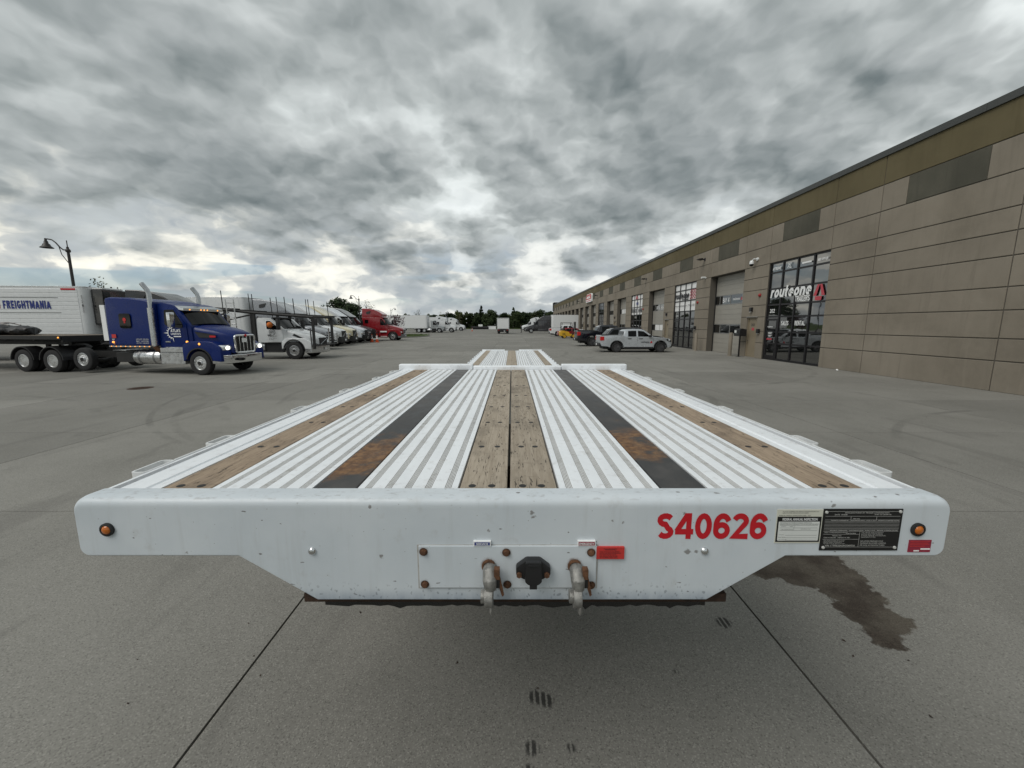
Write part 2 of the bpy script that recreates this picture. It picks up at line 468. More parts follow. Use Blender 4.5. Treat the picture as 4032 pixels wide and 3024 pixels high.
    if ch == 'u': return .60, [([(h, X)] + _arc(.30, .30, .30 - h, .30 - h, 180, 360, 10) + [(.60 - h, X)], False), L((.60 - h, 0), (.60 - h, X))]
    if ch == 't': return .40, [([(.16, 1)] + _arc(.32, .20, .16, .20 - h, 180, 280, 6), False), L((0, X - h), (.38, X - h))]
    if ch == 'e': return .62, [([(h, X / 2 - .01), (.62 - h, X / 2 - .01)] + _arc(.31, X / 2, .31 - h, X / 2 - h, 0, 305, 16), False)]
    if ch == 'n': return .60, [L((h, 0), (h, X)), ([(h, .40)] + _arc(.30, X - .30, .30 - h, .30 - h, 180, 0, 10) + [(.60 - h, 0)], False)]
    if ch == '-': return .36, [L((.05, .42), (.31, .42))]
    return .5, [L((h, 0), (h, 1))]
def stext(s_, o, u_, v_, width, height, mat, parent, name='lettering', weight=.2, shear=0.0, gap=.10, depth=.002):
    O, U, V_ = Vector(o), Vector(u_).normalized(), Vector(v_).normalized()
    N = U.cross(V_)
    t = weight / 2; x = 0; polys = []
    for ch in s_:
        adv, strokes = glyph(ch, t)
        for pts, closed in strokes:
            polys.append(([(p + x, q) for p, q in pts], closed))
        x += adv + gap
    total = x - gap
    if width is None: width = total * height
    kx = width / total
    mb = MB(); step = 0
    for pts, closed in polys:
        m_ = len(pts); Lp = []; Rp = []
        for i in range(m_):
            p = Vector(pts[i])
            if closed: d0 = p - Vector(pts[i - 1]); d1 = Vector(pts[(i + 1) % m_]) - p
            else:
                d0 = p - Vector(pts[i - 1]) if i else Vector(pts[1]) - p
                d1 = Vector(pts[i + 1]) - p if i < m_ - 1 else d0
            d0 = d0.normalized(); d1 = d1.normalized()
            tt = (d0 + d1)
            tt = tt.normalized() if tt.length > 1e-4 else d0
            nn = Vector((-tt.y, tt.x))
            k = t / max(.5, nn.dot(Vector((-d0.y, d0.x))))
            Lp.append(p + nn * k); Rp.append(p - nn * k)
        dd = depth + step * max(.00012, height * .0006); step += 1
        f3 = lambda q: O + U * ((q.x + shear * q.y) * kx) + V_ * (q.y * height) + N * dd
        vs_ = [f3(q) for q in Lp] + [f3(q) for q in Rp]
        fs = [(m_ + i, m_ + (i + 1) % m_, (i + 1) % m_, i) for i in range(m_ if closed else m_ - 1)]
        mb.add(vs_, fs)
    return link(name, mb.mesh(name, mat, recalc=False), parent)
# ------------------------------------------------------------------ more materials
def stain_mask(q, P_, pts, soft=.05, warp=.12, ws=5.0):
    W_ = q.vm('ADD', P_, q.vm('MULTIPLY', q.vm('SUBTRACT', q.noise(P_, ws, 5, .65, out='Color'), (.5, .5, .5)), (warp * 2, warp * 2, 0)))
    d = None
    for x, y, r in pts:
        dd = q.m('SUBTRACT', q.n('ShaderNodeVectorMath', {0: W_, 1: (x, y, 0)}, operation='DISTANCE').outputs['Value'], r)
        d = dd if d is None else q.m('MINIMUM', d, dd)
    return q.mr(d, soft, -soft)
def add_stains(m_):
    q = G.__new__(G); q.t = m_.node_tree
    b = next(n for n in q.t.nodes if n.type == 'BSDF_PRINCIPLED')
    src = b.inputs['Base Color'].links[0].from_socket
    P_ = q.n('ShaderNodeNewGeometry').outputs['Position']
    wet = stain_mask(q, P_, [(2.12, 3.18, .20), (2.36, 3.12, .25), (2.6, 3.06, .27), (2.6, 2.8, .23), (2.57, 2.56, .19), (2.47, 2.37, .12), (1.88, 3.14, .1), (2.3, 3.5, .25), (2.78, 3.2, .12)], .014, .16, 4.5)
    wn = q.noise(P_, 2.6, 4, .6)
    c = q.mix(wet, src, q.mix(1.0, src, q.mix(q.mr(wn, .35, .65), (.22, .175, .15), (.46, .41, .36)), 'MULTIPLY'))
    sp_ = stain_mask(q, P_, [(.13, 1.93, .04), (.16, 1.92, .045), (.19, 1.91, .04), (.10, 1.66, .035), (.29, 1.66, .02), (1.47, 2.49, .05), (.08, 1.57, .02), (.98, 2.1, .012)], .012, .022, 30.0)
    stripes = q.mr(q.m('ADD', q.m('SINE', q.m('MULTIPLY', q.n('ShaderNodeSeparateXYZ', {0: P_}).outputs[0], 190.0)), q.m('MULTIPLY', q.noise(P_, 70, 3, .7), 2.0)), .1, 1.0)
    c = q.mix(q.m('MULTIPLY', sp_, q.m('MULTIPLY', stripes, .92)), c, (.035, .034, .032))
    arcs = None
    for x, y, r, wd in ((-1.5, 13.0, 7.4, .10), (-1.9, 13.6, 7.9, .08), (12.0, 3.0, 6.4, .10), (-16, 2, 9.5, .14), (-16, 2.2, 11.6, .14), (5.5, 22, 9.0, .16), (-8, 30, 12, .2), (-10, 33, 17, .22)):
        dd = q.m('ABSOLUTE', q.m('SUBTRACT', q.n('ShaderNodeVectorMath', {0: P_, 1: (x, y, 0)}, operation='DISTANCE').outputs['Value'], r))
        k = q.mr(dd, wd, wd * .4)
        arcs = k if arcs is None else q.m('MAXIMUM', arcs, k)
    am = q.m('MULTIPLY', arcs, q.mr(q.noise(P_, .7, 4, .6), .42, .68, 0, .42))
    c = q.mix(am, c, q.mix(1.0, c, (.45, .45, .45), 'MULTIPLY'))
    q.set(b.inputs['Base Color'], c)
add_stains(M['slab'])

def painted_lip():
    m_, q = new_mat('white_enamel_lip')
    P_ = q.n('ShaderNodeNewGeometry').outputs['Position']
    z = q.n('ShaderNodeSeparateXYZ', {0: P_}).outputs[2]
    c = q.mix(q.mr(q.noise(P_, 3.0, 4, .6), .3, .7), (.555, .605, .645), (.62, .665, .70))
    st = q.noise(q.vm('MULTIPLY', P_, (9, 9, .8)), 2.4, 5, .65)
    c = q.mix(q.mr(st, .5, .72, 0, .22), c, (.40, .41, .40))
    sm = q.noise(P_, 14, 4, .6)
    c = q.mix(q.mr(sm, .60, .75, 0, .30), c, (.42, .42, .41))
    # chips and scratches, denser at the folded edges
    ed = q.mr(z, 1.50, 1.54, .0, .02)
    lo = q.mr(z, 1.285, 1.212, .0, .12)
    pw = q.vm('ADD', P_, q.vm('MULTIPLY', q.noise(P_, 40, 2, out='Color'), (.03, .006, .012)))
    v1 = q.vor(q.vm('MULTIPLY', pw, (1, 1, 2.2)), 13.0)
    c = q.mix(q.m('MULTIPLY', q.mr(v1, q.m('ADD', .075, ed), .045), .9), c, (.14, .13, .125))
    v2 = q.vor(q.vm('MULTIPLY', pw, (1.5, 1, 1.0)), 55.0)
    c = q.mix(q.m('MULTIPLY', q.mr(v2, .30, .16), q.m('MULTIPLY', lo, 7.0), clamp=True), c, (.10, .11, .12))
    v3 = q.vor(q.vm('ADD', P_, (3.3, 1, 7)), 33.0)
    c = q.mix(q.m('MULTIPLY', q.mr(v3, .06, .03), .7), c, (.2, .19, .18))
    bl = q.vor(q.vm('ADD', pw, (1.7, .3, .9)), 5.2)
    c = q.mix(q.m('MULTIPLY', q.mr(bl, .085, .06), q.mr(q.noise(P_, 60, 3, .6), .42, .55)), c, (.22, .205, .18))
    tops = q.m('MULTIPLY', q.mr(z, 1.530, 1.5395), q.mr(q.noise(q.vm('MULTIPLY', P_, (1, 3, 1)), 24, 4, .65), .55, .68))
    c = q.mix(q.m('MULTIPLY', tops, .55), c, (.33, .33, .33))
    xz = q.n('ShaderNodeSeparateXYZ', {0: P_})
    PF = q.n('ShaderNodeCombineXYZ', {0: xz.outputs[0], 1: xz.outputs[2], 2: 0.0}).outputs[0]
    chips = stain_mask(q, PF, [(-.395, 1.358, .007), (.528, 1.374, .009), (.556, 1.372, .006), (.06, 1.498, .005), (.064, 1.485, .004), (.95, 1.520, .005), (-.42, 1.518, .005), (1.262, 1.398, .003), (.512, 1.496, .004), (-.07, 1.44, .003), (.30, 1.47, .003), (.33, 1.468, .003), (-.98, 1.37, .003)], .002, .012, 60.0)
    c = q.mix(q.m('MULTIPLY', chips, .85), c, (.20, .19, .18))
    halo = stain_mask(q, PF, [(x_, z_, .011) for x_, z_ in ((-.265, 1.376), (-.017, 1.374), (.237, 1.374), (-.264, 1.270), (-.014, 1.269), (.240, 1.267))] + [(-.07, 1.334, .019), (.188, 1.334, .019), (-.07, 1.30, .008), (.19, 1.30, .008)], .008, .010, 70.0)
    c = q.mix(q.m('MULTIPLY', halo, .8), c, (.15, .095, .06))
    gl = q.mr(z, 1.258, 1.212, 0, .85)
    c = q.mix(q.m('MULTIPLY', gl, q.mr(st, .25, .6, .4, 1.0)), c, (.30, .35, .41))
    bp = q.n('ShaderNodeBump', {'Height': q.noise(P_, 260, 2, .5), 'Strength': .12, 'Distance': .001})
    pbsdf(q, m_, **{'Base Color': c, 'Roughness': q.mr(sm, .3, .7, .34, .5), 'Normal': bp.outputs[0]})
    return m_
M['lip'] = painted_lip()
def worn_alu(name, a, b, dirt, amt, rough):
    m_, q = new_mat(name)
    P_ = q.n('ShaderNodeNewGeometry').outputs['Position']
    ps = q.vm('MULTIPLY', P_, (1.0, .35, 1.0))
    c = q.mix(q.mr(q.noise(ps, 9, 5, .65), .3, .7), a, b)
    c = q.mix(q.mr(q.noise(P_, 26, 5, .7), .52, .72, 0, amt), c, dirt)
    pw = q.vm('ADD', P_, q.vm('MULTIPLY', q.noise(P_, 50, 2, out='Color'), (.015, .03, 0)))
    c = q.mix(q.m('MULTIPLY', q.mr(q.vor(q.vm('MULTIPLY', pw, (1, .5, 1)), 15.0), .045, .02), .8), c, (.10, .095, .09))
    bp = q.n('ShaderNodeBump', {'Height': q.noise(ps, 120, 3, .6), 'Strength': .1, 'Distance': .001})
    pbsdf(q, m_, **{'Base Color': c, 'Metallic': .08, 'Roughness': rough, 'Normal': bp.outputs[0]})
    return m_
M['deck'] = worn_alu('floor_aluminium', (.79, .82, .85), (.86, .89, .92), (.52, .51, .50), .45, .45)
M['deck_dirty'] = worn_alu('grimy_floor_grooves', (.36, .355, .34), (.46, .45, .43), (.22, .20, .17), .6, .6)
M['deck_band'] = worn_alu('scuffed_floor_ribs', (.68, .69, .69), (.78, .79, .79), (.44, .42, .38), .6, .5)
def wood(name, a, b, dk):
    m_, q = new_mat(name)
    P_ = q.n('ShaderNodeNewGeometry').outputs['Position']
    rnd = q.n('ShaderNodeObjectInfo').outputs['Random']
    P_ = q.vm('ADD', P_, q.n('ShaderNodeCombineXYZ', {0: q.m('MULTIPLY', rnd, 13.0), 1: q.m('MULTIPLY', rnd, 7.0), 2: 0.0}).outputs[0])
    gr = q.noise(q.vm('MULTIPLY', P_, (1, .06, 1)), 60, 6, .65, .8)
    c = q.mix(q.mr(gr, .3, .7), a, b)
    bl = q.noise(q.vm('MULTIPLY', P_, (1, .5, 1)), 7, 5, .6)
    c = q.mix(q.mr(bl, .48, .72, 0, .7), c, dk)
    ck = q.noise(q.vm('MULTIPLY', P_, (1, .10, 1)), 105, 3, .6, 1.5)
    ckm = q.m('MULTIPLY', q.mr(ck, .605, .655), .75)
    c = q.mix(ckm, c, (.03, .024, .018))
    tr = q.noise(q.vm('MULTIPLY', P_, (.35, 1, 1)), 22, 4, .6)
    c = q.mix(q.mr(tr, .6, .75, 0, .5), c, dk)
    rr = q.mr(rnd, 0, 1, .88, 1.12, smooth=False)
    c = q.mix(1.0, c, q.n('ShaderNodeCombineColor', {0: rr, 1: rr, 2: rr}).outputs[0], 'MULTIPLY')
    bp = q.n('ShaderNodeBump', {'Height': q.m('SUBTRACT', gr, ckm), 'Strength': .5, 'Distance': .004})
    pbsdf(q, m_, **{'Base Color': c, 'Roughness': .82, 'Normal': bp.outputs[0], 'Specular IOR Level': .3})
    return m_
M['oak'] = wood('weathered_oak', (.43, .37, .295), (.31, .26, .20), (.17, .145, .115))
M['oak_edge'] = wood('weathered_oak_brown', (.38, .295, .215), (.255, .195, .14), (.135, .105, .08))
def rusty_plate():
    m_, q = new_mat('black_steel_strip_with_rust')
    P_ = q.n('ShaderNodeNewGeometry').outputs['Position']
    n_ = q.noise(q.vm('MULTIPLY', P_, (1, .5, 1)), 12, 6, .65)
    c = q.mix(q.mr(n_, .35, .7), (.030, .030, .031), (.075, .072, .07))
    xyz = q.n('ShaderNodeSeparateXYZ', {0: P_}); y = q.m('SUBTRACT', xyz.outputs[1], q.m('MULTIPLY', xyz.outputs[0], .17))
    far = q.mr(y, 1.9, 4.0)
    c = q.mix(q.m('MULTIPLY', far, q.mr(q.noise(P_, 5, 4, .6), .3, .7, .3, .8)), c, (.15, .145, .14))
    ru = q.m('MULTIPLY', q.mr(y, 1.25, 1.5), q.mr(y, 2.3, 1.6))
    rn = q.noise(P_, 9, 6, .68)
    rm = q.mr(q.m('ADD', rn, q.m('MULTIPLY', ru, .36)), .66, .86)
    rc = q.mix(q.mr(q.noise(P_, 30, 5, .7), .35, .65), (.10, .042, .016), (.26, .135, .05))
    c = q.mix(q.m('MULTIPLY', rm, q.m('MULTIPLY', ru, .92)), c, rc)
    bp = q.n('ShaderNodeBump', {'Height': rn, 'Strength': .25, 'Distance': .004})
    pbsdf(q, m_, **{'Base Color': c, 'Roughness': q.mr(n_, .3, .7, .45, .72), 'Metallic': .1, 'Normal': bp.outputs[0]})
    return m_
M['strip'] = rusty_plate()
M['rust'] = simple('rusty_iron', (.13, .062, .032), .85, .2, var=.5, nscale=60, bump=.4)
M['rust_dark'] = simple('dark_rusty_iron', (.055, .032, .022), .85, .2, var=.5, nscale=40, bump=.4)
M['cast'] = simple('cast_zinc', (.30, .295, .28), .5, .7, var=.35, nscale=50, bump=.3)
M['grease'] = simple('black_grease', (.010, .009, .008), .35, var=.3, nscale=30, bump=.6)
M['vin'] = simple('black_anodised_plate', (.008, .008, .008), .35, var=.2)
M['label_paper'] = simple('label_paper', (.66, .68, .66), .5, var=.04)
M['label_cream'] = simple('label_cream', (.60, .60, .52), .5, var=.05)
M['label_ink'] = simple('label_ink', (.12, .12, .12), .6, var=.02)
M['plate_text'] = simple('etched_silver', (.60, .60, .58), .4, .3, var=.05)
M['label_red'] = simple('label_red', (.52, .035, .03), .45, var=.05)
M['label_wine'] = simple('label_wine', (.28, .02, .045), .45, var=.05)

# ------------------------------------------------------------------ ground
def grass_mat():
    m_, q = new_mat('grass_field')
    P_ = q.n('ShaderNodeNewGeometry').outputs['Position']
    c = q.mix(q.mr(q.noise(P_, .25, 5, .6), .3, .7), (.045, .075, .018), (.085, .115, .032))
    c = q.mix(q.mr(q.noise(P_, 9, 4, .7), .4, .7, 0, .5), c, (.03, .05, .012))
    pbsdf(q, m_, **{'Base Color': c, 'Roughness': .9, 'Specular IOR Level': .2})
    return m_
M['grass'] = grass_mat()
struct('terrain', MB().box(-1500, 1500, -700, 1600, -.5, -.12), M['grass'])
XJ = [-74, -69.5, -65, -60.5, -56, -51.5, -47, -42.5, -38, -33.8, -29.6, -25.4, -21.2, -16.9, -12.5, -7.6, -1.58, 1.73, 6.27, 10.5, 15.2]
YJ = [-12.1 + 3.25 * i for i in range(56)]
ground = struct('ground', MB().box(-74, 15.2, -12.1, YJ[-1], -.11, -.022), M['joint'])
slab_me = MB().box(-.5, .5, -.5, .5, -.1, 0).mesh('slab', M['slab'])
cells = []
for i in range(len(XJ) - 1):
    for j in range(len(YJ) - 1):
        cx, cy = (XJ[i] + XJ[i + 1]) / 2, (YJ[j] + YJ[j + 1]) / 2
        vis = cy > 0 and abs(cx) < 1.45 * cy + 4
        cells.append((math.hypot(cx, cy) + (0 if vis else 300), i, j))
cells.sort()
rest = MB()
for k, (d, i, j) in enumerate(cells):
    x0, x1, y0, y1 = XJ[i], XJ[i + 1], YJ[j], YJ[j + 1]
    gx, gy = .0075, .004
    if k < 290:
        link('slab', slab_me, ground, ((x0 + x1) / 2, (y0 + y1) / 2, 0), None, (x1 - x0 - 2 * gx, y1 - y0 - 2 * gy, 1))
    else:
        rest.box(x0 + gx, x1 - gx, y0 + gy, y1 - gy, -.1, 0)
struct('slab', rest, M['slab'], 'stuff', ground)
mh = thing('manhole_cover', 'round dark iron manhole cover in the paving near the blue truck', 'manhole cover', (-12.0, 12.7, 0))
part('frame', MB().lathe([(.33, .0), (.33, .006), (.275, .006), (.275, .0)], n=28, close=True), M['rust_dark'], mh)
lid = MB().lathe([(.0, .004), (.27, .004), (.27, .0)], n=28)
for i in range(-3, 4):
    lid.box(-.22 + abs(i) * .025, .22 - abs(i) * .025, i * .06 - .012, i * .06 + .012, .004, .009)
part('lid', lid, M['rust_dark'], mh)

# ------------------------------------------------------------------ wheels
_wc = {}
def wheel(parent, loc, r=.51, wd=.28, side=-1, kind='steer', rot=0, rimmat=None):
    """axis along local y, outer face towards side*y"""
    rimmat = rimmat or M['rim']
    key = (round(r, 3), round(wd, 3), kind, rimmat.name)
    if key not in _wc:
        rr = r * .575 if kind != 'car' else r * .66
        h = wd / 2
        ty = MB().lathe([(rr, -h * .8), (rr + .02, -h * .95), (r * .86, -h), (r * .96, -h * .86), (r, -h * .6), (r, -h * .28), (r * .985, -h * .25), (r * .985, -h * .17), (r, -h * .14), (r, h * .14), (r * .985, h * .17), (r * .985, h * .25), (r, h * .28), (r, h * .6), (r * .96, h * .86), (r * .86, h), (rr + .02, h * .95), (rr, h * .8)], axis='y', n=36, close=True)
        rm = MB()
        if kind == 'steer':
            rm.lathe([(rr, -h * .75), (rr, -h * .86), (rr * .93, -h * .9), (rr * .88, -h * .6), (rr * .80, -h * .52), (rr * .50, -h * .74), (rr * .36, -h * .76), (rr * .36, -h * 1.02), (rr * .25, -h * 1.12), (0, -h * 1.14)], axis='y', n=30)

        elif kind == 'drive':
            rm.lathe([(rr, -h * .75), (rr, -h * .88), (rr * .93, -h * .9), (rr * .86, -h * .3), (rr * .82, h * .35), (rr * .62, h * .42), (rr * .45, h * .30), (rr * .42, -h * .25), (rr * .30, -h * .35), (0, -h * .38)], axis='y', n=30)

        else:
            rm.lathe([(rr, -h * .7), (rr, -h * .86), (rr * .92, -h * .84), (rr * .90, -h * .35), (rr * .2, -h * .2), (0, -h * .2)], axis='y', n=28)

        if kind == 'car':
            for k in range(6):
                a = k * math.pi / 3
                for da in (-.16, .16):
                    p0 = (rr * .15 * math.sin(a), -h * .62, rr * .15 * math.cos(a))
                    p1 = (rr * .88 * math.sin(a + da), -h * .70, rr * .88 * math.cos(a + da))
                    rm.tube([p0, p1], rr * .075, 5)
            rm.cyl((0, -h * .6, 0), rr * .2, .03, 'y', 12)
        nuts = MB(); holes = MB()
        if kind == 'steer': holes.cyl((0, -h * .98, 0), rr * .30, h * .36, 'y', 16)
        if kind == 'drive': holes.cyl((0, -h * .36, 0), rr * .33, h * .2, 'y', 16)
        if kind != 'car':
            for k in range(10):
                a = 2 * math.pi * (k + .5) / 10
                yy = -h * .66 if kind == 'steer' else h * .30
                nuts.cyl((rr * .52 * math.sin(a), yy - .02, rr * .52 * math.cos(a)), .018, .05, 'y', 6)
                a = 2 * math.pi * k / 10
                holes.cyl((rr * .71 * math.sin(a), -h * .56 if kind == 'steer' else h * .33, rr * .71 * math.cos(a)), .042, .045, 'y', 10)
        _wc[key] = (ty.mesh('wheel', M['rubber'], smooth=35), rm.mesh('rim', rimmat, smooth=35),
                    nuts.mesh('lug_nuts', M['chrome']) if nuts.v else None, holes.mesh('hand_holes', M['frame_black']) if holes.v else None)
    a, b, c, d = _wc[key]
    o = link('wheel', a, parent, loc, (0, 0, rot + (0 if side < 0 else math.pi)))
    link('rim', b, o)
    if c:
        link('lug_nuts', c, o)['kind'] = 'stuff'; link('hand_holes', d, o)['kind'] = 'stuff'
    return o

# ------------------------------------------------------------------ flatbed trailer in the foreground
TY = 1.11
T = thing('flatbed_trailer', 'long white step-deck flatbed trailer with aluminium and oak floor in the foreground', 'trailer', (0, TY, 0))
OFF = (0, -TY, 0)
def tp(name, mb, mat, par=None, **kw):
    return part(name, mb, mat, par or T, loc=OFF if par is None else None, **kw)
ZD = 1.529
# folded front plate
def zb(x):
    a = abs(x)
    if a < .597: b = 1.212
    elif a < .825: b = 1.212 + (a - .597) / .228 * .146
    else: b = 1.358
    if a > 1.272:
        t = (a - 1.272) / .025
        b += .025 * (1 - math.sqrt(max(0, 1 - t * t)))
    return b
def zt(x):
    a = abs(x); b = 1.540
    if a > 1.272:
        t = (a - 1.272) / .025
        b -= .018 * (1 - math.sqrt(max(0, 1 - t * t)))
    return b
xs = [0, .2, .4, .575, .597, .64, .72, .80, .825, .85, .95, 1.1, 1.2, 1.272, 1.279, 1.285, 1.290, 1.294, 1.2962, 1.297]
xs = sorted({-x for x in xs} | set(xs))
rings = []
for x in xs:
    a, b = zt(x), zb(x)
    rg = [(x, 1.188, a - .012), (x, 1.188, a)] + [(x, 1.150, a + .0015), (x, 1.138, a + .0015)]
    for k in range(6):
        t = k / 5 * math.pi / 2
        rg.append((x, 1.132 - .022 * math.sin(t), a - .022 + .022 * math.cos(t)))
    rg += [(x, TY, a - .030), (x, TY, (a + b) / 2), (x, TY, b + .012), (x, TY, b + .004), (x, TY + .003, b), (x, TY + .009, b), (x, TY + .009, a - .03)]
    rings.append(rg)
tp('front_plate', MB().loft(rings), M['lip'], smooth=30, label='white enamel front plate with folded top edge, chipped')
tp('coupler_plate', MB().box(-.66, .68, 1.15, 2.3, 1.176, 1.204), M['rust_dark'])
gr = MB()
random.seed(5)
poly = [(-.60, 1.173)] + [(.62, 1.173)]
xx = .62
bot = []
while xx > -.59:
    bot.append((xx, 1.155 + random.uniform(-.004, .003) - (.010 if random.random() < .07 else 0)))
    xx -= random.uniform(.008, .03)
bot.append((-.60, 1.158))
gr.prism(poly + bot, 'y', 1.16, 1.5)
tp('greasy_pickup_plate', gr, M['grease'])
# floor: extruded aluminium sections
def ribbed(x0, x1, y0, y1, z, n=5):
    mb = MB(); w_ = (x1 - x0 - .006) / n
    X = x0 + .003
    prof = [(X, z)]; mats_ = []
    def to(x, zz, mi):
        prof.append((x, zz)); mats_.append(mi)
    for i in range(n):
        a = X + i * w_ + w_ * .33
        bw = w_ * .36
        to(a, z, 0)
        for k in range(5):
            b0 = a + bw * k / 5; e_ = bw / 5
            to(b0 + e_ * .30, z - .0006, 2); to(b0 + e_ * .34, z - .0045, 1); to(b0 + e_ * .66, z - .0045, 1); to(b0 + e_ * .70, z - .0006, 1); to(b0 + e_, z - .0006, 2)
        to(a + bw + .001, z, 0)
    to(x1 - .003, z, 0); to(x1 - .003, z - .03, 0)
    prof.insert(0, (x0 + .003, z - .03)); mats_.insert(0, 0)
    m_ = len(prof)
    vs_ = [(p, y0, q) for p, q in prof] + [(p, y1, q) for p, q in prof]
    for k in range(m_ - 1):
        mb.cur = mats_[k]
        mb.add([vs_[k], vs_[k + 1], vs_[m_ + k + 1], vs_[m_ + k]], [(0, 1, 2, 3)])
    mb.cur = 0
    return mb
Y0, Y1 = 1.189, 4.56
for a, b in ((-.965, -.639), (-.498, -.172), (.149, .476), (.626, .969)):
    o = link('floor_plank', ribbed(a, b, Y0, Y1, ZD).mesh('floor_plank', [M['deck'], M['deck_dirty'], M['deck_band']], recalc=False), T, OFF)
for a, b, mt, nm, lb in ((-1.125, -.968, 'oak_edge', 'oak_board', 'brown weathered oak board along the left edge'), (-.170, -.014, 'oak', 'oak_board', None), (-.008, .147, 'oak', 'oak_board', None), (.972, 1.130, 'oak_edge', 'oak_board', 'brown weathered oak board along the right edge')):
    bd = tp(nm, MB().box(a + .002, b - .002, Y0, Y1, ZD - .035, ZD - .001), M[mt], bevel=.002, segs=1, label=lb)
    for yy in (1.235, 1.655, 2.083, 2.49, 2.9, 3.385, 3.87, 4.41):
        for t in (.28, .70):
            x = a + (b - a) * t + random.uniform(-.006, .006)
            bo = part('bolt', MB().lathe([(.0, .0012), (.012, .0012), (.0125, 0)], (x, yy, ZD - .001), n=10), M['frame_black'], bd)
for a, b in ((-.639, -.498), (.476, .626)):
    tp('steel_strip', MB().box(a + .003, b - .003, Y0, Y1, ZD - .02, ZD + .0005), M['strip'], bevel=.0015, segs=1, label='black steel strip with an orange rust patch')
for s in (-1, 1):
    pr = [(1.128, -.03), (1.128, 0), (1.160, 0), (1.164, -.004), (1.172, -.004), (1.176, .001), (1.255, .001), (1.257, -.03), (1.284, -.03), (1.285, 0), (1.297, 0), (1.299, -.16), (1.27, -.16)]
    tp('side_rail', MB().prism([(s * p, ZD + q) for p, q in pr], 'y', Y0, Y1 + .03), M['deck'])
    tp('rail_channel_strip', MB().box(min(s * 1.2575, s * 1.2835), max(s * 1.2575, s * 1.2835), Y0, Y1, ZD - .032, ZD - .022), M['rust_dark'])  # dark strip laid along the bottom of the rail channel
    tp('rub_rail', MB().box(min(s * 1.318, s * 1.328), max(s * 1.318, s * 1.328), 1.50, Y1, ZD - .075, ZD - .003), M['white'], bevel=.003)
    for yy in (1.345, 1.69, 2.37, 3.06, 3.80, 4.35):
        pk = MB()
        o_ = rrect(.056, .135, .016, 3); i_ = rrect(.042, .121, .010, 3)
        n_ = len(o_); vs_ = []
        for zz in (ZD - .08, ZD + .002):
            for p_ in (o_, i_):
                vs_ += [(s * 1.326 + p, yy + .0675 + q, zz) for p, q in p_]
        fs = []
        for k in range(n_):
            k2 = (k + 1) % n_
            fs += [(k, k2, 2 * n_ + k2, 2 * n_ + k), (n_ + k2, n_ + k, 3 * n_ + k, 3 * n_ + k2), (2 * n_ + k, 2 * n_ + k2, 3 * n_ + k2, 3 * n_ + k), (k2, k, n_ + k, n_ + k2)]
        pk.add(vs_, fs)
        tp('stake_pocket', pk, M['white'], smooth=40)
# raised edge bars at the step, step face, lower deck
for a, b, h in ((-1.305, -.452, .062), (.575, 1.325, .062)):
    tp('edge_bar', MB().box(a, b, 4.565, 4.66, ZD - .02, ZD + h), M['deck'], bevel=.014, segs=3, smooth=40)
tp('step_plate', MB().box(-.448, .571, 4.565, 4.64, ZD - .05, ZD + .045), M['deck'], bevel=.018, segs=3, smooth=40)
tp('step_face', MB().box(-1.29, 1.29, 4.67, 4.70, .86, ZD - .03), M['white'])
ZL, L0, L1 = .905, 4.72, 17.4
for a, b, n in ((-.93, -.60, 5), (-.585, -.17, 6), (.15, .57, 6), (.585, .93, 5)):
    link('floor_plank', ribbed(a, b, L0, L1, ZL, n).mesh('floor_plank', [M['deck'], M['deck_dirty'], M['deck_band']], recalc=False), T, OFF)
for a, b in ((-1.13, -.935), (-.165, -.012), (-.008, .145), (.935, 1.13)):
    tp('oak_board', MB().box(a, b, L0, L1, ZL - .035, ZL - .001), M['oak'])
for s in (-1, 1):
    pr = [(1.133, -.03), (1.133, 0), (1.27, 0), (1.272, -.02), (1.285, -.02), (1.287, .004), (1.30, .004), (1.30, -.2), (1.27, -.2)]
    tp('side_rail', MB().prism([(s * p, ZL + q) for p, q in pr], 'y', L0, L1), M['deck'])
    for k in range(18):
        yy = 5.2 + k * .68
        tp('stake_pocket', MB().box(min(s * 1.302, s * 1.345), max(s * 1.302, s * 1.345), yy, yy + .12, ZL - .1, ZL + .004), M['deck'], bevel=.008)
for a, b in ((-1.3, -.32), (.30, 1.3)):
    tp('rear_edge_bar', MB().box(a, b, L1, L1 + .08, ZL - .15, ZL + .045), M['deck'], bevel=.012, segs=2, smooth=40)
tp('rear_bumper', MB().box(-1.25, 1.25, L1 + .002, L1 + .07, .38, .50).box(-.7, -.62, L1 + .002, L1 + .06, .5, ZL - .15).box(.62, .7, L1 + .002, L1 + .06, .5, ZL - .15), M['frame_black'])
bm_ = MB()
for x in (-.5, .5):
    bm_.box(x - .07, x + .07, 1.6, 4.66, 1.20, 1.225).box(x - .008, x + .008, 1.6, 4.66, 1.225, 1.47).box(x - .07, x + .07, 1.6, 4.66, 1.47, 1.492)
    bm_.box(x - .07, x + .07, 4.72, 17.3, .50, .52).box(x - .008, x + .008, 4.72, 17.3, .52, .85).box(x - .07, x + .07, 4.72, 17.3, .85, .868)
tp('main_beams', bm_, M['white'])
for x in (-.62, .62):
    lg = tp('landing_leg', MB().box(x - .07, x + .07, 3.7, 3.86, .62, 1.46).box(x - .05, x + .05, 3.72, 3.84, .04, .62), M['frame_black'])
    part('foot', MB().box(x - .14, x + .14, 3.64, 3.92, .0, .04), M['frame_black'], lg)
for yy in (13.0, 15.9):
    tp('axle', MB().cyl((0, yy, .41), .06, 2.1, 'x', 12), M['frame_black'])
    for s in (-1, 1):
        for k, xo in enumerate((1.12, .82)):
            wheel(T, (s * xo, yy - TY, .41), .41, .24, -1, 'drive' if k == 0 else 'steer', math.pi / 2 * s)
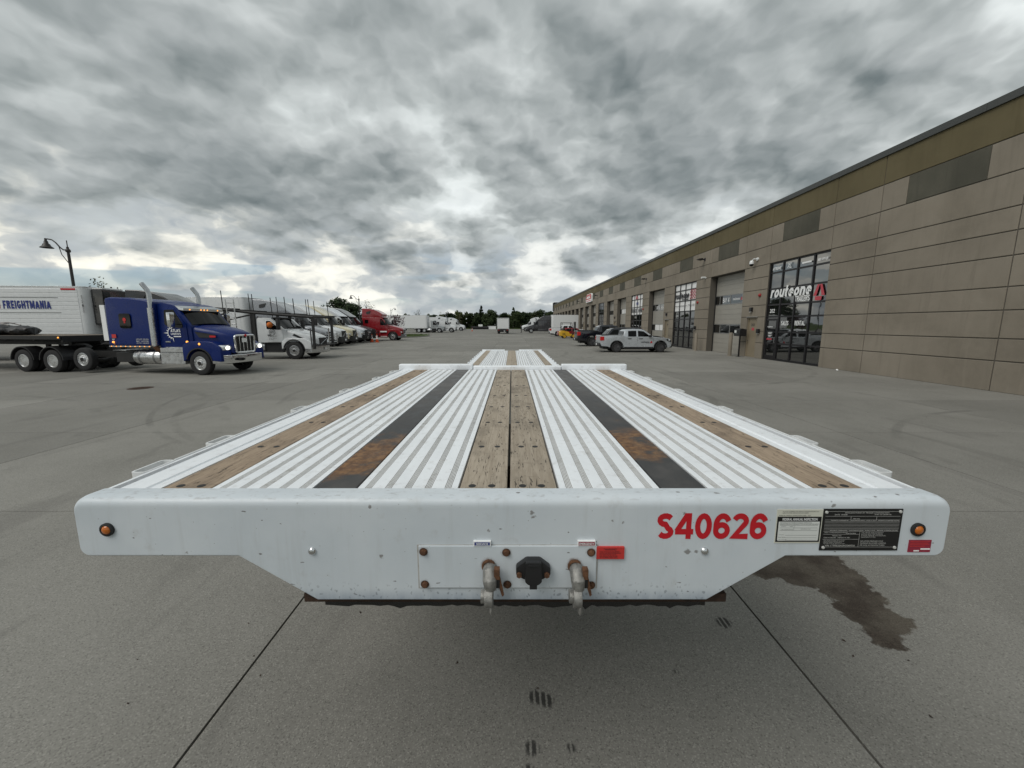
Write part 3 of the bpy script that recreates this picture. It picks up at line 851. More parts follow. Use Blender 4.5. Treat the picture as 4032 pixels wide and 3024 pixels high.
# things on the front plate
FP = TY - .0015
def fx(mb, name, mat, par=None, **kw): return tp(name, mb, mat, par, **kw)
plate = tp('connector_plate', MB().box(-.280, .254, TY - .006, TY + .001, 1.257, 1.394), M['lip'], bevel=.002, segs=2)
tp('plate_gasket', MB().box(-.285, .259, TY - .0015, TY + .001, 1.253, 1.396), M['deck_dirty'])
for x, z in ((-.265, 1.376), (-.017, 1.374), (.237, 1.374), (-.264, 1.270), (-.014, 1.269), (.240, 1.267)):
    b_ = part('bolt', MB().lathe([(.0118, 0), (.0118, -.002), (.0088, -.0025), (.0082, -.009), (.0, -.010)], (x, TY - .006, z), 'y', 6), M['rust'], plate)
    part('washer', MB().cyl((x, TY - .0068, z), 0.0125, .0016, 'y', 16), M['rust_dark'], b_)
for k, x in enumerate((-.066, .192)):
    gh = part('gladhand', MB().tube([(x, TY - .004, 1.327), (x, TY - .03, 1.324), (x + .001, TY - .045, 1.308), (x + .003, TY - .048, 1.282)], [.021, .021, .021, .017], 12).cyl((x - .002, TY - .050, 1.260), .029, .024, 'x', 18).cyl((x - .016, TY - .050, 1.262), .019, .018, 'x', 12).box(x - .010, x + .012, TY - .062, TY - .038, 1.262, 1.318), M['cast'], plate, bevel=.002, smooth=40, label='grey cast air brake coupling hanging from the front plate')
    part('collar', MB().lathe([(.016, 0), (.021, -.002), (.021, -.008), (.016, -.010)], (x - .004, TY - .006, 1.332), 'y', 14, True), M['rust'], gh)
    part('bracket', MB().box(x + .014, x + .030, TY - .05, TY - .03, 1.314, 1.345).prism([(x + .024, 1.32), (x + .031, 1.32), (x + .043, 1.262), (x + .037, 1.256), (x + .028, 1.285)], 'y', TY - .045, TY - .040), M['rust'], gh, bevel=.001)
    part('spring', MB().box(x + .012, x + .030, TY - .046, TY - .034, 1.285, 1.312), M['frame_black'], gh)
    part('seal_disc', MB().lathe([(.0, -.005), (.020, -.005), (.026, 0), (.020, .005), (0, .005)], (x + .006, TY - .050, 1.232), 'x', 16), M['cast'], gh, smooth=30)
sk = part('electrical_socket', MB().prism(roundpoly([(.012, 1.338), (.042, 1.362), (.084, 1.362), (.114, 1.338), (.114, 1.314), (.080, 1.296), (.046, 1.296), (.012, 1.314)], .005, 3), 'y', TY - .030, TY - .006), M['black'], plate, bevel=.003, smooth=40, label='black plastic seven-pin socket with hinged cover')
part('cover', MB().prism(roundpoly([(.040, 1.362), (.086, 1.362), (.088, 1.300), (.076, 1.290), (.050, 1.290), (.038, 1.300)], .006, 3), 'y', TY - .042, TY - .029).box(.052, .074, TY - .040, TY - .030, 1.276, 1.295).box(.048, .078, TY - .046, TY - .040, 1.352, 1.356), M['black'], sk, bevel=.002, smooth=40)
for x in (.021, .103):
    part('bolt', MB().cyl((x, TY - .033, 1.318), .0085, .008, 'y', 6), M['rust'], sk)
for x in (-.601, .579):
    tp('rivet', MB().lathe([(.0125, 0), (.0115, -.004), (.007, -.0075), (0, -.009)], (x, TY, 1.375), 'y', 16), M['chrome'], smooth=60)
for x in (-1.205, 1.208):
    lp = tp('marker_lamp', MB().lathe([(.0205, 0), (.0205, -.006), (.0145, -.008), (.0145, 0)], (x, TY, 1.445), 'y', 20, True), M['frame_black'], label='small round amber marker lamp in a black rubber grommet')
    part('lens', MB().lathe([(.0145, -.002), (.0135, -.007), (.009, -.0105), (0, -.012)], (x, TY, 1.445), 'y', 20), M['lens_amber'], lp, smooth=60)
def ft(s_, x0, x1, z0, z1, mat, par=None, d=.0006, **kw):
    o = text(s_, (x0, TY - d, z0), (1, 0, 0), (0, 0, 1), x1 - x0, z1 - z0, M[mat], par or T, depth=0, **kw)
    if par is None: o.location = OFF
    return o
fn = stext('S40626', (.432, TY - .0006, 1.414), (1, 0, 0), (0, 0, 1), .326, .082, M['red_vinyl'], T, 'fleet_number', weight=.215, gap=.065, depth=0); fn.location = OFF
def sticker(name, x0, x1, z0, z1, mat, d=.0015, **kw):
    return tp(name, MB().box(x0, x1, TY - d, TY + .001, z0, z1), M[mat], **kw)
s1 = sticker('service_sticker', -.115, -.063, 1.395, 1.410, 'text_white', .008)
part('field', MB().box(-.112, -.066, TY - .0086, TY - .008, 1.3975, 1.4075), M['blue_vinyl'], s1)
ft('SERVICE', -.107, -.071, 1.3992, 1.4058, 'text_white', s1, .0092, bold=.02)
s1 = sticker('emergency_sticker', .196, .249, 1.395, 1.411, 'text_white', .008)
part('field', MB().box(.1985, .2465, TY - .0086, TY - .008, 1.3975, 1.4085), M['label_wine'], s1)
ft('EMERGENCY', .2005, .2445, 1.3995, 1.4065, 'text_white', s1, .0092, bold=.02)
s1 = sticker('warning_sticker', .253, .336, 1.353, 1.391, 'label_red', .0075)
ft('"WARNING"', .274, .314, 1.3815, 1.388, 'text_dark', s1, .0085)
ft('THIS VEHICLE IS EQUIPPED\nWITH AIR RIDE SUSPENSION\nDO NOT MOVE UNTIL\nAIR SPRINGS ARE FILLED\nTO NORMAL RIDE LEVEL', .262, .325, 1.3565, 1.3790, 'text_dark', s1, .0085)
# inspection label
s1 = sticker('inspection_label', .785, .921, 1.401, 1.508, 'label_cream', .0015, label='white and black federal annual inspection label')
part('black_field', MB().box(.7875, .918, TY - .0021, TY - .0015, 1.4055, 1.4855), M['vin'], s1)
part('form_field', MB().prism(roundpoly([(.792, 1.4095), (.9135, 1.4095), (.9135, 1.470), (.792, 1.470)], [.004, .004, 0, 0]), 'y', TY - .0027, TY - .0021), M['label_paper'], s1)
ft('FEDERAL ANNUAL INSPECTION', .802, .906, 1.4735, 1.4815, 'text_white', s1, .0027, bold=.02)
ft('ANNUAL VEHICLE INSPECTION LABEL   NO.', .791, .885, 1.4875, 1.4912, 'label_ink', s1, .0021)
ft('TO AVOID TAMPERING AND PREVENT TRANSFER OF INSPECTION\nLABEL TO OTHER VEHICLES, REMOVE IN PIECES', .800, .908, 1.4950, 1.5035, 'label_ink', s1, .0021)
ft('THIS VEHICLE HAS PASSED AN ANNUAL INSPECTION\nCONDUCTED IN ACCORDANCE WITH 49 CFR, PART 396, FMCSR', .795, .910, 1.4605, 1.4685, 'label_ink', s1, .0033)
ft('MONTH          YEAR', .800, .834, 1.4545, 1.4568, 'label_ink', s1, .0033)
ft('VEHICLE IDENTIFICATION NO.', .800, .836, 1.4440, 1.4463, 'label_ink', s1, .0033)
ft('ADDITIONAL INFO', .858, .888, 1.4460, 1.4483, 'label_ink', s1, .0033)
for k, t_ in enumerate(('Company', 'Street Address', 'City, State, Zip')):
    ft(t_, .795, .795 + .016 + .004 * k, 1.4275 - k * .0078, 1.4302 - k * .0078, 'label_ink', s1, .0033)
rl = MB()
for k in range(3): rl.box(.815, .908, TY - .0031, TY - .0027, 1.4270 - k * .0078, 1.4274 - k * .0078)
for z in (1.4585, 1.4505, 1.4425): rl.box(.796, .908, TY - .0031, TY - .0027, z, z + .0004)
rl.box(.838, .8384, TY - .0031, TY - .0027, 1.4425, 1.4585)
part('form_rules', rl, M['label_ink'], s1)
# data plate
s1 = sticker('data_plate', .922, 1.156, 1.378, 1.510, 'vin', .0025, label='black metal data plate with engraved lines')
rl = MB()
for z in (1.502, 1.487, 1.4755, 1.471, 1.4665, 1.462, 1.4575, 1.453, 1.4485, 1.444, 1.4395, 1.389):
    rl.box(.928, 1.150, TY - .0029, TY - .0025, z, z + .0005)
rl.box(.928, 1.036, TY - .0029, TY - .0025, 1.430, 1.4305).box(.928, 1.036, TY - .0029, TY - .0025, 1.414, 1.4145).box(1.036, 1.0365, TY - .0029, TY - .0025, 1.389, 1.4395)
rl.box(1.004, 1.0045, TY - .0029, TY - .0025, 1.4755, 1.487).box(1.08, 1.0805, TY - .0029, TY - .0025, 1.4755, 1.487)
part('plate_rules', rl, M['plate_text'], s1)
for t_, x0, x1, z0, z1 in (('MANUFACTURED BY TRAILER CORPORATION', .985, 1.115, 1.4965, 1.5), ('DATE  10/2020', .955, .992, 1.4905, 1.4945), ('36287 KG (80000 LB)', 1.072, 1.122, 1.4905, 1.4945), ('TIRE SIZE', 1.01, 1.03, 1.478, 1.481), ('9072KG (20000LB)   255/70R22.5(H)   8.25 x 22.5   827kPa (120PSI) DUAL', .946, 1.148, 1.4722, 1.4752), ('9072KG (20000LB)   255/70R22.5(H)   8.25 x 22.5   827kPa (120PSI) DUAL', .946, 1.148, 1.4407, 1.4437), ('VIN 1TTE532A2M3240026', .93, 1.0, 1.4345, 1.4375), ('PLATFORM', .995, 1.024, 1.4315, 1.435), ('MODEL NO.', .955, .983, 1.424, 1.4275), ('S24 A 536102  180S0214-280', .93, 1.008, 1.418, 1.4215), ('VIN 1TTE532A2M3240026', .936, 1.026, 1.3915, 1.397)):
    ft(t_, x0, x1, z0, z1, 'plate_text', s1, .0031, bold=.01)
ft('THIS VEHICLE CONFORMS TO ALL\nAPPLICABLE US FEDERAL MOTOR\nVEHICLE SAFETY STANDARDS\nON THE DATE OF MANUFACTURE', .93, .995, 1.3995, 1.412, 'plate_text', s1, .0031)
ft('THE GROSS VEHICLE WEIGHT\nRATING AND TIRE PRESSURE\nSHOWN ARE FOR THE ORIGINAL\nEQUIPMENT FITTED', 1.041, 1.115, 1.419, 1.437, 'plate_text', s1, .0031)
ft('INFLATION PRESSURE COLD\nMAXIMUM ALLOWED LOADING\nPER AXLE AS MANUFACTURED', 1.041, 1.118, 1.393, 1.4105, 'plate_text', s1, .0031)
for x, z in ((.930, 1.5), (1.148, 1.502), (.932, 1.388), (1.146, 1.388)):
    part('rivet', MB().lathe([(.0048, 0), (.0045, -.002), (.002, -.003), (0, -.0025)], (x, TY - .0025, z), 'y', 12), M['plate_text'], s1)
s1 = sticker('wine_red_sticker', 1.189, 1.256, 1.372, 1.411, 'label_wine', .0015)
part('write_boxes', MB().box(1.226, 1.254, TY - .0021, TY - .0015, 1.380, 1.3845).box(1.206, 1.222, TY - .0021, TY - .0015, 1.3745, 1.3785), M['text_white'], s1)
part('print_lines', MB().box(1.193, 1.25, TY - .0021, TY - .0015, 1.405, 1.4065).box(1.193, 1.246, TY - .0021, TY - .0015, 1.400, 1.4015).box(1.193, 1.25, TY - .0021, TY - .0015, 1.395, 1.3965).box(1.193, 1.238, TY - .0021, TY - .0015, 1.390, 1.3915), M['label_red'], s1)

pb_ = MB(); rp_ = random.Random(8)
for _ in range(140):
    a_ = rp_.uniform(-1.2, 1.2); d_ = rp_.uniform(1.8, 14) ** 1.0
    x_, y_, s_ = d_ * math.tan(a_ * .85) * .9, d_, rp_.uniform(.003, .011)
    if x_ > 14: continue
    pb_.add([(x_ + s_ * rp_.uniform(-1, 1) * (1.3 if k < 4 else .6), y_ + s_ * rp_.uniform(-1, 1), (0.0005 if k < 4 else s_ * .9)) for k in range(8)], [(0, 1, 5, 4), (1, 2, 6, 5), (2, 3, 7, 6), (3, 0, 4, 7), (4, 5, 6, 7)])
o = link('pebbles', pb_.mesh('pebbles', M['rust_dark'])); o['kind'] = 'stuff'; o['label'] = 'scattered grit and pebbles on the paving'; o['category'] = 'grit'
single('paper_scrap', MB().add([(0, 0, .002), (.09, .02, .03), (.12, .12, .004), (.02, .10, .05), (.05, .05, .07)], [(0, 1, 4), (1, 2, 4), (2, 3, 4), (3, 0, 4)]), M['text_white'], 'small crumpled white paper scrap at the foot of the warehouse wall', 'paper', loc=(14.45, 17.6, 0))
# ------------------------------------------------------------------ industrial building on the right
WX = 14.8
B = thing('warehouse_building', 'long tan precast concrete warehouse with roll-up doors and glass storefronts on the right', 'building', (WX, 70, 0))
BO = (-WX, -70, 0)
def bp(name, mb, mat, par=None, **kw):
    return part(name, mb, mat, par or B, loc=BO if par is None else None, **kw)
ROWS = [0, .93, 1.61, 2.46, 3.15, 4.06, 4.78, 5.48, 6.50, 7.52]
bays = [(-8.3, -3.9, 'blank'), (-1.6, 2.85, 'blank'), (5.2, 9.8, 'blank'), (12.2, 16.85, 'blank'), (19.2, 23.65, 'win'), (26.1, 30.5, 'roll'), (32.8, 37.1, 'win'), (39.55, 43.9, 'roll'), (46.1, 50.4, 'win'),
        (52.7, 57.0, 'roll'), (59.0, 63.2, 'roll'), (65.2, 69.5, 'win'), (71.6, 75.9, 'roll'), (77.7, 82.0, 'roll'), (83.9, 88.2, 'roll'), (89.9, 94.3, 'open'), (96.1, 100.4, 'open'), (102.2, 106.5, 'open'),
        (108.3, 112.6, 'open'), (114.4, 118.7, 'open'), (120.5, 124.8, 'open'), (126.6, 130.9, 'open'), (132.7, 137.0, 'open'), (138.8, 143.1, 'open')]
BY0, BY1 = -10.6, 145.0
back = MB(); far = MB(); far_band = MB(); far_dark = MB()
pm_cache = {}
def panel(y0, y1, z0, z1, mat='panel', name='panel', proud=0.0):
    g_ = .016
    y0 += g_; y1 -= g_; z0 += g_ if z0 > 0 else 0; z1 -= g_
    x0, x1 = WX - proud, WX + .04
    if y0 > 76:
        {'panel': far, 'band': far_band, 'olive': far_dark}[mat].box(x0, x1, y0, y1, z0, z1); return
    key = (round(y1 - y0, 2), round(z1 - z0, 2), mat, proud)
    if key not in pm_cache:
        a, b, c = x1 - x0, y1 - y0, z1 - z0
        pm_cache[key] = MB().box(0, a, -b / 2, b / 2, -c / 2, c / 2).mesh(name, M[mat], bevel=.012, segs=1)
    link(name, pm_cache[key], B, (x0 + BO[0], (y0 + y1) / 2 + BO[1], (z0 + z1) / 2))
DOORS = {23.65: (24.36, 25.38), 37.1: (38.1, 39.05), 57.0: (57.5, 58.4), 82.0: (82.5, 83.4)}
prev = BY0
seq = []
for a, b, k in bays:
    seq.append((prev, a, 'pier')); seq.append((a, b, k)); prev = b
seq.append((prev, BY1, 'pier'))
RD = .55
for a, b, k in seq:
    zo = 0
    if k in ('win', 'roll', 'open'): zo = 5.48
    back.box(WX + .025, WX + RD, a, b, zo if zo else 0, 8.6) if k != 'pier' or a not in DOORS else None
    if k == 'pier' and a in DOORS:
        d0, d1 = DOORS[a]
        back.box(WX + .025, WX + RD, a, d0, 0, 8.6).box(WX + .025, WX + RD, d1, b, 0, 8.6).box(WX + .025, WX + RD, d0, d1, 2.46, 8.6)
    for i in range(len(ROWS) - 1):
        z0, z1 = ROWS[i], ROWS[i + 1]
        if z1 <= zo + .01: continue
        if k == 'pier':
            if a in DOORS and z1 < 2.5:
                panel(a, DOORS[a][0], z0, z1); panel(DOORS[a][1], b, z0, z1)
            else: panel(a, b, z0, z1)
        elif i == 8:
            m0 = (b - a - 2.6) / 2
            panel(a, a + m0 + .016, z0, z1); panel(a + m0, b - m0, z0, z1, 'olive', 'olive_inset', -.004); panel(b - m0 - .016, b, z0, z1)
        else: panel(a, b, z0, z1)
    panel(a, b, 7.52, 8.62, 'band', 'band_panel')
bp('wall_core', back, M['reveal'])
o = bp('panel', far, M['panel']); o['kind'] = 'stuff'
o = bp('band_panel', far_band, M['band']); o['kind'] = 'stuff'
o = bp('olive_inset', far_dark, M['olive']); o['kind'] = 'stuff'
cp = MB()
y = BY0 - .3
while y < BY1:
    y2 = min(y + 6.1, BY1 + .1)
    cp.box(WX - .06, WX + .6, y + .004, y2 - .004, 8.60, 8.84); y = y2
bp('coping', cp, M['coping'], bevel=.01)
bp('roof_deck', MB().box(WX + .6, 55, BY0, BY1, 8.3, 8.5), M['coping'])
bp('rear_walls', MB().box(WX + .6, 55.3, BY0, BY0 + .3, 0, 8.7).box(WX + .6, 55.3, BY1 - .3, BY1, 0, 8.7).box(55, 55.3, BY0 + .3, BY1 - .3, 0, 8.7), M['panel'])
bp('interior_floor', MB().box(WX + .02, 55, BY0 + .3, BY1 - .3, -.1, -.004), M['slab'])
bp('interior_partition', MB().box(24, 24.2, BY0 + .3, BY1 - .3, 0, 8.3).box(WX + .6, 24, 88.6, 88.8, 0, 8.3), M['reveal'])
bp('roof_screen', MB().box(WX + .4, WX + 3.4, 140, 144.6, 8.5, 9.2).box(WX - .25, WX + .4, 143.6, 145.1, 6.6, 9.25).box(WX - .3, WX + 3.5, 139.9, 144.9, 9.2, 9.45), M['coping'])

# roll-up doors
M['door_panel'] = simple('sandstone_door_paint', (.31, .295, .262), .5, var=.07, nscale=1.2, coords='world')
M['red_dark'] = simple('dark_red_enamel', (.30, .012, .012), .4)
M['mullion'] = simple('black_mullion', (.010, .009, .011), .4, var=.1)
M['alu_frame'] = simple('aluminium_trim', (.34, .34, .33), .4, .6, var=.1)
M['film'] = simple('white_window_film', (.80, .80, .795), .35, var=.03)
M['film_red'] = simple('red_window_film', (.46, .05, .07), .35, var=.05)
M['man_door'] = simple('tan_door_paint', (.24, .20, .14), .5, var=.06, nscale=2)
def roll(a, b, texts=None, lit=0):
    x = WX + .50
    n = 8; h = 5.46 / n
    d = bp('roll_up_door', MB().box(x + .05, x + .07, a, b, 0, 5.48), M['door_panel'], label='tan sectional roll-up door with two rows of glass')
    for i in range(n):
        z0, z1 = i * h, (i + 1) * h
        if i in (2, 5):
            s_ = part('window_section', MB().box(x, x + .045, a, b, z0 + .004, z0 + .05).box(x, x + .045, a, b, z1 - .05, z1 - .004), M['alu_frame'], d)
            ws = [0, .14, .46, .80, 1] if i == 5 else [0, .2, .5, .8, 1]
            for k in range(4):
                p0, p1 = b - (b - a) * ws[k] - .03, b - (b - a) * ws[k + 1] + .03
                part('pane', MB().box(x + .02, x + .03, p1, p0, z0 + .05, z1 - .05), M['film'] if (lit and k in (1, 2) and i == lit) else M['glass_store'], s_)
                part('mullion', MB().box(x, x + .045, p1 - .06, p1 - .001, z0 + .05, z1 - .05), M['alu_frame'], s_)
            if texts and i == 5:
                y_ = b - (b - a) * .14 - .1
                stext(texts[0], (x + .018, y_ - .30 , z0 + .16), (0, -1, 0), (0, 0, 1), .86, .34, M['text_white'], s_, weight=.17)
                stext(texts[1], (x + .018, y_ - 1.62, z0 + .26), (0, -1, 0), (0, 0, 1), .85, .17, M['text_white'], s_, weight=.18, shear=.15)
                stext('A', (x + .018, y_ - 2.56, z0 + .22), (0, -1, 0), (0, 0, 1), .22, .24, M['film_red'], s_, weight=.2)
        else:
            s_ = part('section', MB().box(x + .01, x + .045, a, b, z0 + .005, z0 + h * .5 - .003).box(x + .01, x + .045, a, b, z0 + h * .5 + .003, z1 - .005), M['door_panel'], d)
    bp('door_track', MB().box(x - .06, x, a, a + .05, 0, 5.46).box(x - .06, x, b - .05, b, 0, 5.46), M['frame_black'])
roll(26.1, 30.5, ('BAY 4', 'routeone'))
roll(39.55, 43.9, ('BAY 6', 'routeone'), 2)
for a, b, k in bays:
    if k == 'roll' and a > 50: roll(a, b, None, 5 if a < 56 else 0)
# storefront glazing
def store(a, b, films, door_left=True):
    x = WX + .10
    ys = [a, a + (b - a) * .245, a + (b - a) * .5, a + (b - a) * .755, b]
    zs = [.04, .95, 1.61, 2.46, 3.13, 4.02, 4.92, 5.45]
    fr = bp('storefront', MB().box(x + .1, x + .12, a, b, 0, .04), M['mullion'], label='black framed storefront glazing of twenty-eight panes')
    mb = MB()
    for yv in ys: part('mullion', MB().box(x - .02, x + .09, max(a, yv - .045), min(b, yv + .045), .0, 5.48), M['mullion'], fr)
    for zv in zs[1:]:
        for i in range(4):
            part('rail', MB().box(x, x + .08, ys[i] + .045, ys[i + 1] - .045, zv - .045, min(5.48, zv + .045)), M['mullion'], fr)
    for i in range(4):
        part('sill', MB().box(x - .01, x + .08, ys[i] + .045, ys[i + 1] - .045, 0, .12), M['mullion'], fr)
        for j in range(7):
            mt = M['film'] if films and j >= 4 else M['glass_store']
            dx_ = random.uniform(-.002, .002)
            part('pane', MB().box(x + .03 + dx_, x + .045 + dx_, ys[i] + .045, ys[i + 1] - .045, max(zs[j] + .045, .12), zs[j + 1] - .045), mt, fr)
    if door_left:
        dr = part('door_leaf', MB().box(x - .015, x + .028, ys[3] + .06, ys[3] + .15, .06, 2.36).box(x - .015, x + .028, ys[4] - .16, ys[4] - .06, .06, 2.36).box(x - .015, x + .028, ys[3] + .15, ys[4] - .16, .06, .26).box(x - .015, x + .028, ys[3] + .15, ys[4] - .16, 2.24, 2.36), M['mullion'], fr)
        part('handle', MB().tube([(x - .02, ys[3] + .12, 1.0), (x - .07, ys[3] + .12, 1.0), (x - .07, ys[3] + .12, 1.3), (x - .02, ys[3] + .12, 1.3)], .015, 6), M['steel_grey'], dr)
    return fr, x, ys, zs
Yd, Zu = (0, -1, 0), (0, 0, 1)
fr, x, ys, zs = store(19.2, 23.65, False)
xx = x - .025
stext('routeone', (xx, 23.42, 3.52), Yd, Zu, 3.12, .60, M['text_white'], fr, weight=.21, shear=.2)
stext('TRAILERS', (xx, 21.36, 3.22), Yd, Zu, 1.05, .28, M['text_white'], fr, weight=.17)
lg = MB()
def yq(p): return [(xx - .001, q[0], q[1]) for q in p]
for q in ([(20.08, 3.32), (19.86, 3.32), (19.72, 3.94), (19.86, 3.94)], [(19.84, 3.94), (19.70, 3.94), (19.30, 3.40), (19.52, 3.36)], [(19.98, 3.15), (19.60, 3.15), (19.58, 3.31), (20.0, 3.31)]):
    pass
lgp = [[(20.10, 3.42), (19.90, 3.42), (19.74, 3.96), (19.88, 3.96)], [(19.72, 3.96), (19.58, 3.96), (19.36, 3.42), (19.56, 3.42)], [(19.96, 3.20), (19.56, 3.20), (19.54, 3.39), (19.98, 3.39)]]
for p in lgp: lg.add(yq(p), [(0, 1, 2, 3)])
part('logo', lg, M['film_red'], fr)
stext('202', (xx, 23.33, 2.68), Yd, Zu, .42, .22, M['text_white'], fr, weight=.2)
stext('SALES', (xx, 22.26, 1.98), Yd, Zu, .58, .24, M['text_white'], fr, weight=.19)
stext('RENTAL', (xx, 21.2, 1.98), Yd, Zu, .74, .24, M['text_white'], fr, weight=.19)
stext('4TREME', (xx, 23.42, 5.05), Yd, Zu, .70, .16, M['text_white'], fr, weight=.18, shear=.1)
stext('XL', (xx, 22.22, 5.03), Yd, Zu, .34, .28, M['text_white'], fr, weight=.12, shear=.3)
part('decal_bar', MB().box(xx - .001, xx, 20.45, 21.1, 5.10, 5.18), M['text_white'], fr)
stext('RECEPTOR', (xx, 20.02, 5.08), Yd, Zu, .62, .11, M['text_white'], fr, weight=.2)
stext('routeone', (xx, 23.42, 1.86), Yd, Zu, .46, .08, M['text_white'], fr, weight=.2, shear=.2)
part('notice', MB().box(xx - .004, xx, 22.83, 23.42, 1.30, 1.68), M['black'], fr)
part('notice_lines', MB().box(xx - .006, xx - .004, 22.95, 23.32, 1.56, 1.59).box(xx - .006, xx - .004, 23.0, 23.30, 1.50, 1.53).box(xx - .006, xx - .004, 22.97, 23.30, 1.40, 1.43).box(xx - .006, xx - .004, 23.06, 23.24, 1.34, 1.37), M['text_white'], fr)
part('notice', MB().box(xx - .004, xx, 22.95, 23.40, 1.15, 1.24), M['film_red'], fr)
fr, x, ys, zs = store(32.8, 37.1, True)
xx = x - .025
stext('routeone', (xx, 37.0, 4.22), Yd, Zu, 2.75, .55, M['text_dark'], fr, weight=.25, shear=.2)
part('decal_bar', MB().box(xx - .001, xx, 34.3, 35.6, 4.10, 4.17), M['text_dark'], fr)
ck = MB()
for i in range(6):
    for j in range(6):
        if (i + j) % 2 == 0: ck.add([(xx - .002 - 0, 34.0 - i * .19, 4.1 + j * .13 + (i % 2) * .03), (xx - .002, 33.81 - i * .19, 4.13 + j * .13), (xx - .002, 33.81 - i * .19, 4.25 + j * .13), (xx - .002, 34.0 - i * .19, 4.22 + j * .13)], [(0, 1, 2, 3)])
part('chequered_decal', ck, M['film_red'], fr)
text('www.routeonetrailers.com  |  708 362 0202', (xx, 36.95, 3.5), Yd, Zu, 3.9, .2, M['text_dark'], fr)
fr, x, ys, zs = store(46.1, 50.4, True)
xx = x - .025
stext('TRUCK HUB', (xx, 50.3, 3.40), Yd, Zu, 4.0, .45, M['text_dark'], fr, weight=.2)
stext('A', (xx, 48.9, 4.95), Yd, Zu, .9, .45, M['film_red'], fr, weight=.22)
stext('HUB', (xx, 48.6, 4.3), Yd, Zu, .8, .3, M['blue_vinyl'], fr, weight=.22)
store(65.2, 69.5, False)
# steel doors in the piers
for a, (d0, d1) in DOORS.items():
    md = bp('steel_door', MB().box(WX + .10, WX + .15, d0 + .06, d1 - .06, .02, 2.38), M['man_door'], bevel=.004, label='tan steel door set in a pier')
    part('frame', MB().box(WX + .04, WX + .16, d0 + .005, d0 + .058, 0, 2.45).box(WX + .04, WX + .16, d1 - .058, d1 - .005, 0, 2.45).box(WX + .04, WX + .16, d0 + .058, d1 - .058, 2.385, 2.45), M['man_door'], md)
    part('canopy_strip', MB().box(WX - .05, WX + .1, d0 - .05, d1 + .05, 2.462, 2.50), M['alu_frame'], md)
    part('threshold', MB().box(WX - .04, WX + .16, d0 + .06, d1 - .06, 0, .02), M['alu_frame'], md)
    part('handle', MB().cyl((WX + .07, d1 - .15, 1.03), .03, .06, 'x', 10), M['chrome'], md)
    if a < 40: stext('202' if a < 30 else '204', (WX + .098, (d0 + d1) / 2 + .20, 1.92), Yd, Zu, .36, .16, M['text_dark'], md, weight=.2)
    if a < 30: part('notice', MB().box(WX + .096, WX + .099, d0 + .38, d0 + .62, 1.66, 1.82), M['film_red'], md)
# fixtures on the wall
def wp(y, z, label):
    t_ = thing('wall_light', label, 'wall light', (WX, y, z), group='dark wall pack lights under the roof band')
    part('arm', MB().box(-.30, 0, -.035, .035, -.05, .03).box(-.04, 0, -.09, .09, -.12, .10), M['black'], t_)
    part('head', MB().prism([(-.62, -.02), (-.28, -.08), (-.22, -.02), (-.22, .08), (-.55, .04)], 'y', -.16, .16), M['black'], t_, bevel=.01)
for y, l in ((31.6, 'dark wall pack light high above the pier right of bay six'), (45.0, 'dark wall pack light above the pier beside the lettered white storefront'), (70.5, 'dark wall pack light right of the red rooftop sign'), (89.0, 'dark wall pack light left of the red wall sign'), (107.4, 'farthest dark wall pack light on the warehouse')):
    wp(y, 6.95, l)
c_ = thing('dome_camera', 'white dome security camera on a bracket beside the dark storefront', 'security camera', (WX, 24.9, 5.75))
part('bracket', MB().cyl((-.04, -.12, .16), .09, .08, 'x', 14).tube([(-.04, -.12, .16), (-.22, -.04, .18), (-.26, .06, .10)], .03, 8), M['white'], c_, smooth=40)
part('housing', MB().lathe([(0, .16), (.08, .15), (.12, .08), (.125, -.06)], (-.26, .08, -.05), n=16), M['white'], c_, smooth=40)
part('dome', MB().lathe([(.12, -.06), (.10, -.14), (.05, -.185), (0, -.19)], (-.26, .08, -.05), n=16), M['glass'], c_, smooth=60)
c_ = thing('bullet_camera', 'small white bullet security camera on the pier above a roll-up door', 'security camera', (WX, 31.2, 5.55))
part('housing', MB().cyl((-.20, .05, 0), .07, .30, 'x', 12), M['white'], c_, smooth=40)
part('mount', MB().cyl((-.02, .05, -.02), .07, .04, 'x', 12), M['white'], c_)
for y, z, l in ((24.25, 3.75, 'red round fire alarm bell beside the dark storefront'), (32.3, 3.75, 'red round fire alarm bell left of the white filmed storefront'), (45.6, 3.7, 'red fire alarm bell next to the far white storefront')):
    t_ = thing('fire_bell', l, 'alarm bell', (WX, y, z), group='red fire alarm bells on the warehouse piers')
    part('gong', MB().lathe([(.10, -.03), (.096, -.07), (.06, -.11), (0, -.12)], axis='x', n=18), M['red_dark'], t_, smooth=50)
    part('back_box', MB().box(-.04, 0, -.07, .07, -.07, .07), M['red'], t_)
for y, z, l in ((24.95, 2.92, 'small black lantern above the steel door beside the dark storefront'), (38.6, 2.95, 'small black lantern above the steel door by the silver pickup'), (57.95, 2.95, 'small black lantern above the distant steel door'), (24.06, 1.62, 'small black security lamp between steel door and dark storefront'), (32.45, 1.75, 'small black security lamp left of bollard and white storefront')):
    t_ = thing('wall_lantern', l, 'wall lamp', (WX, y, z), group='small black lanterns by the doors')
    part('housing', MB().box(-.14, 0, -.10, .10, -.12, .14), M['black'], t_, bevel=.02)
    part('lens', MB().box(-.12, -.02, -.07, .07, -.15, -.121), M['lens_clear'], t_)
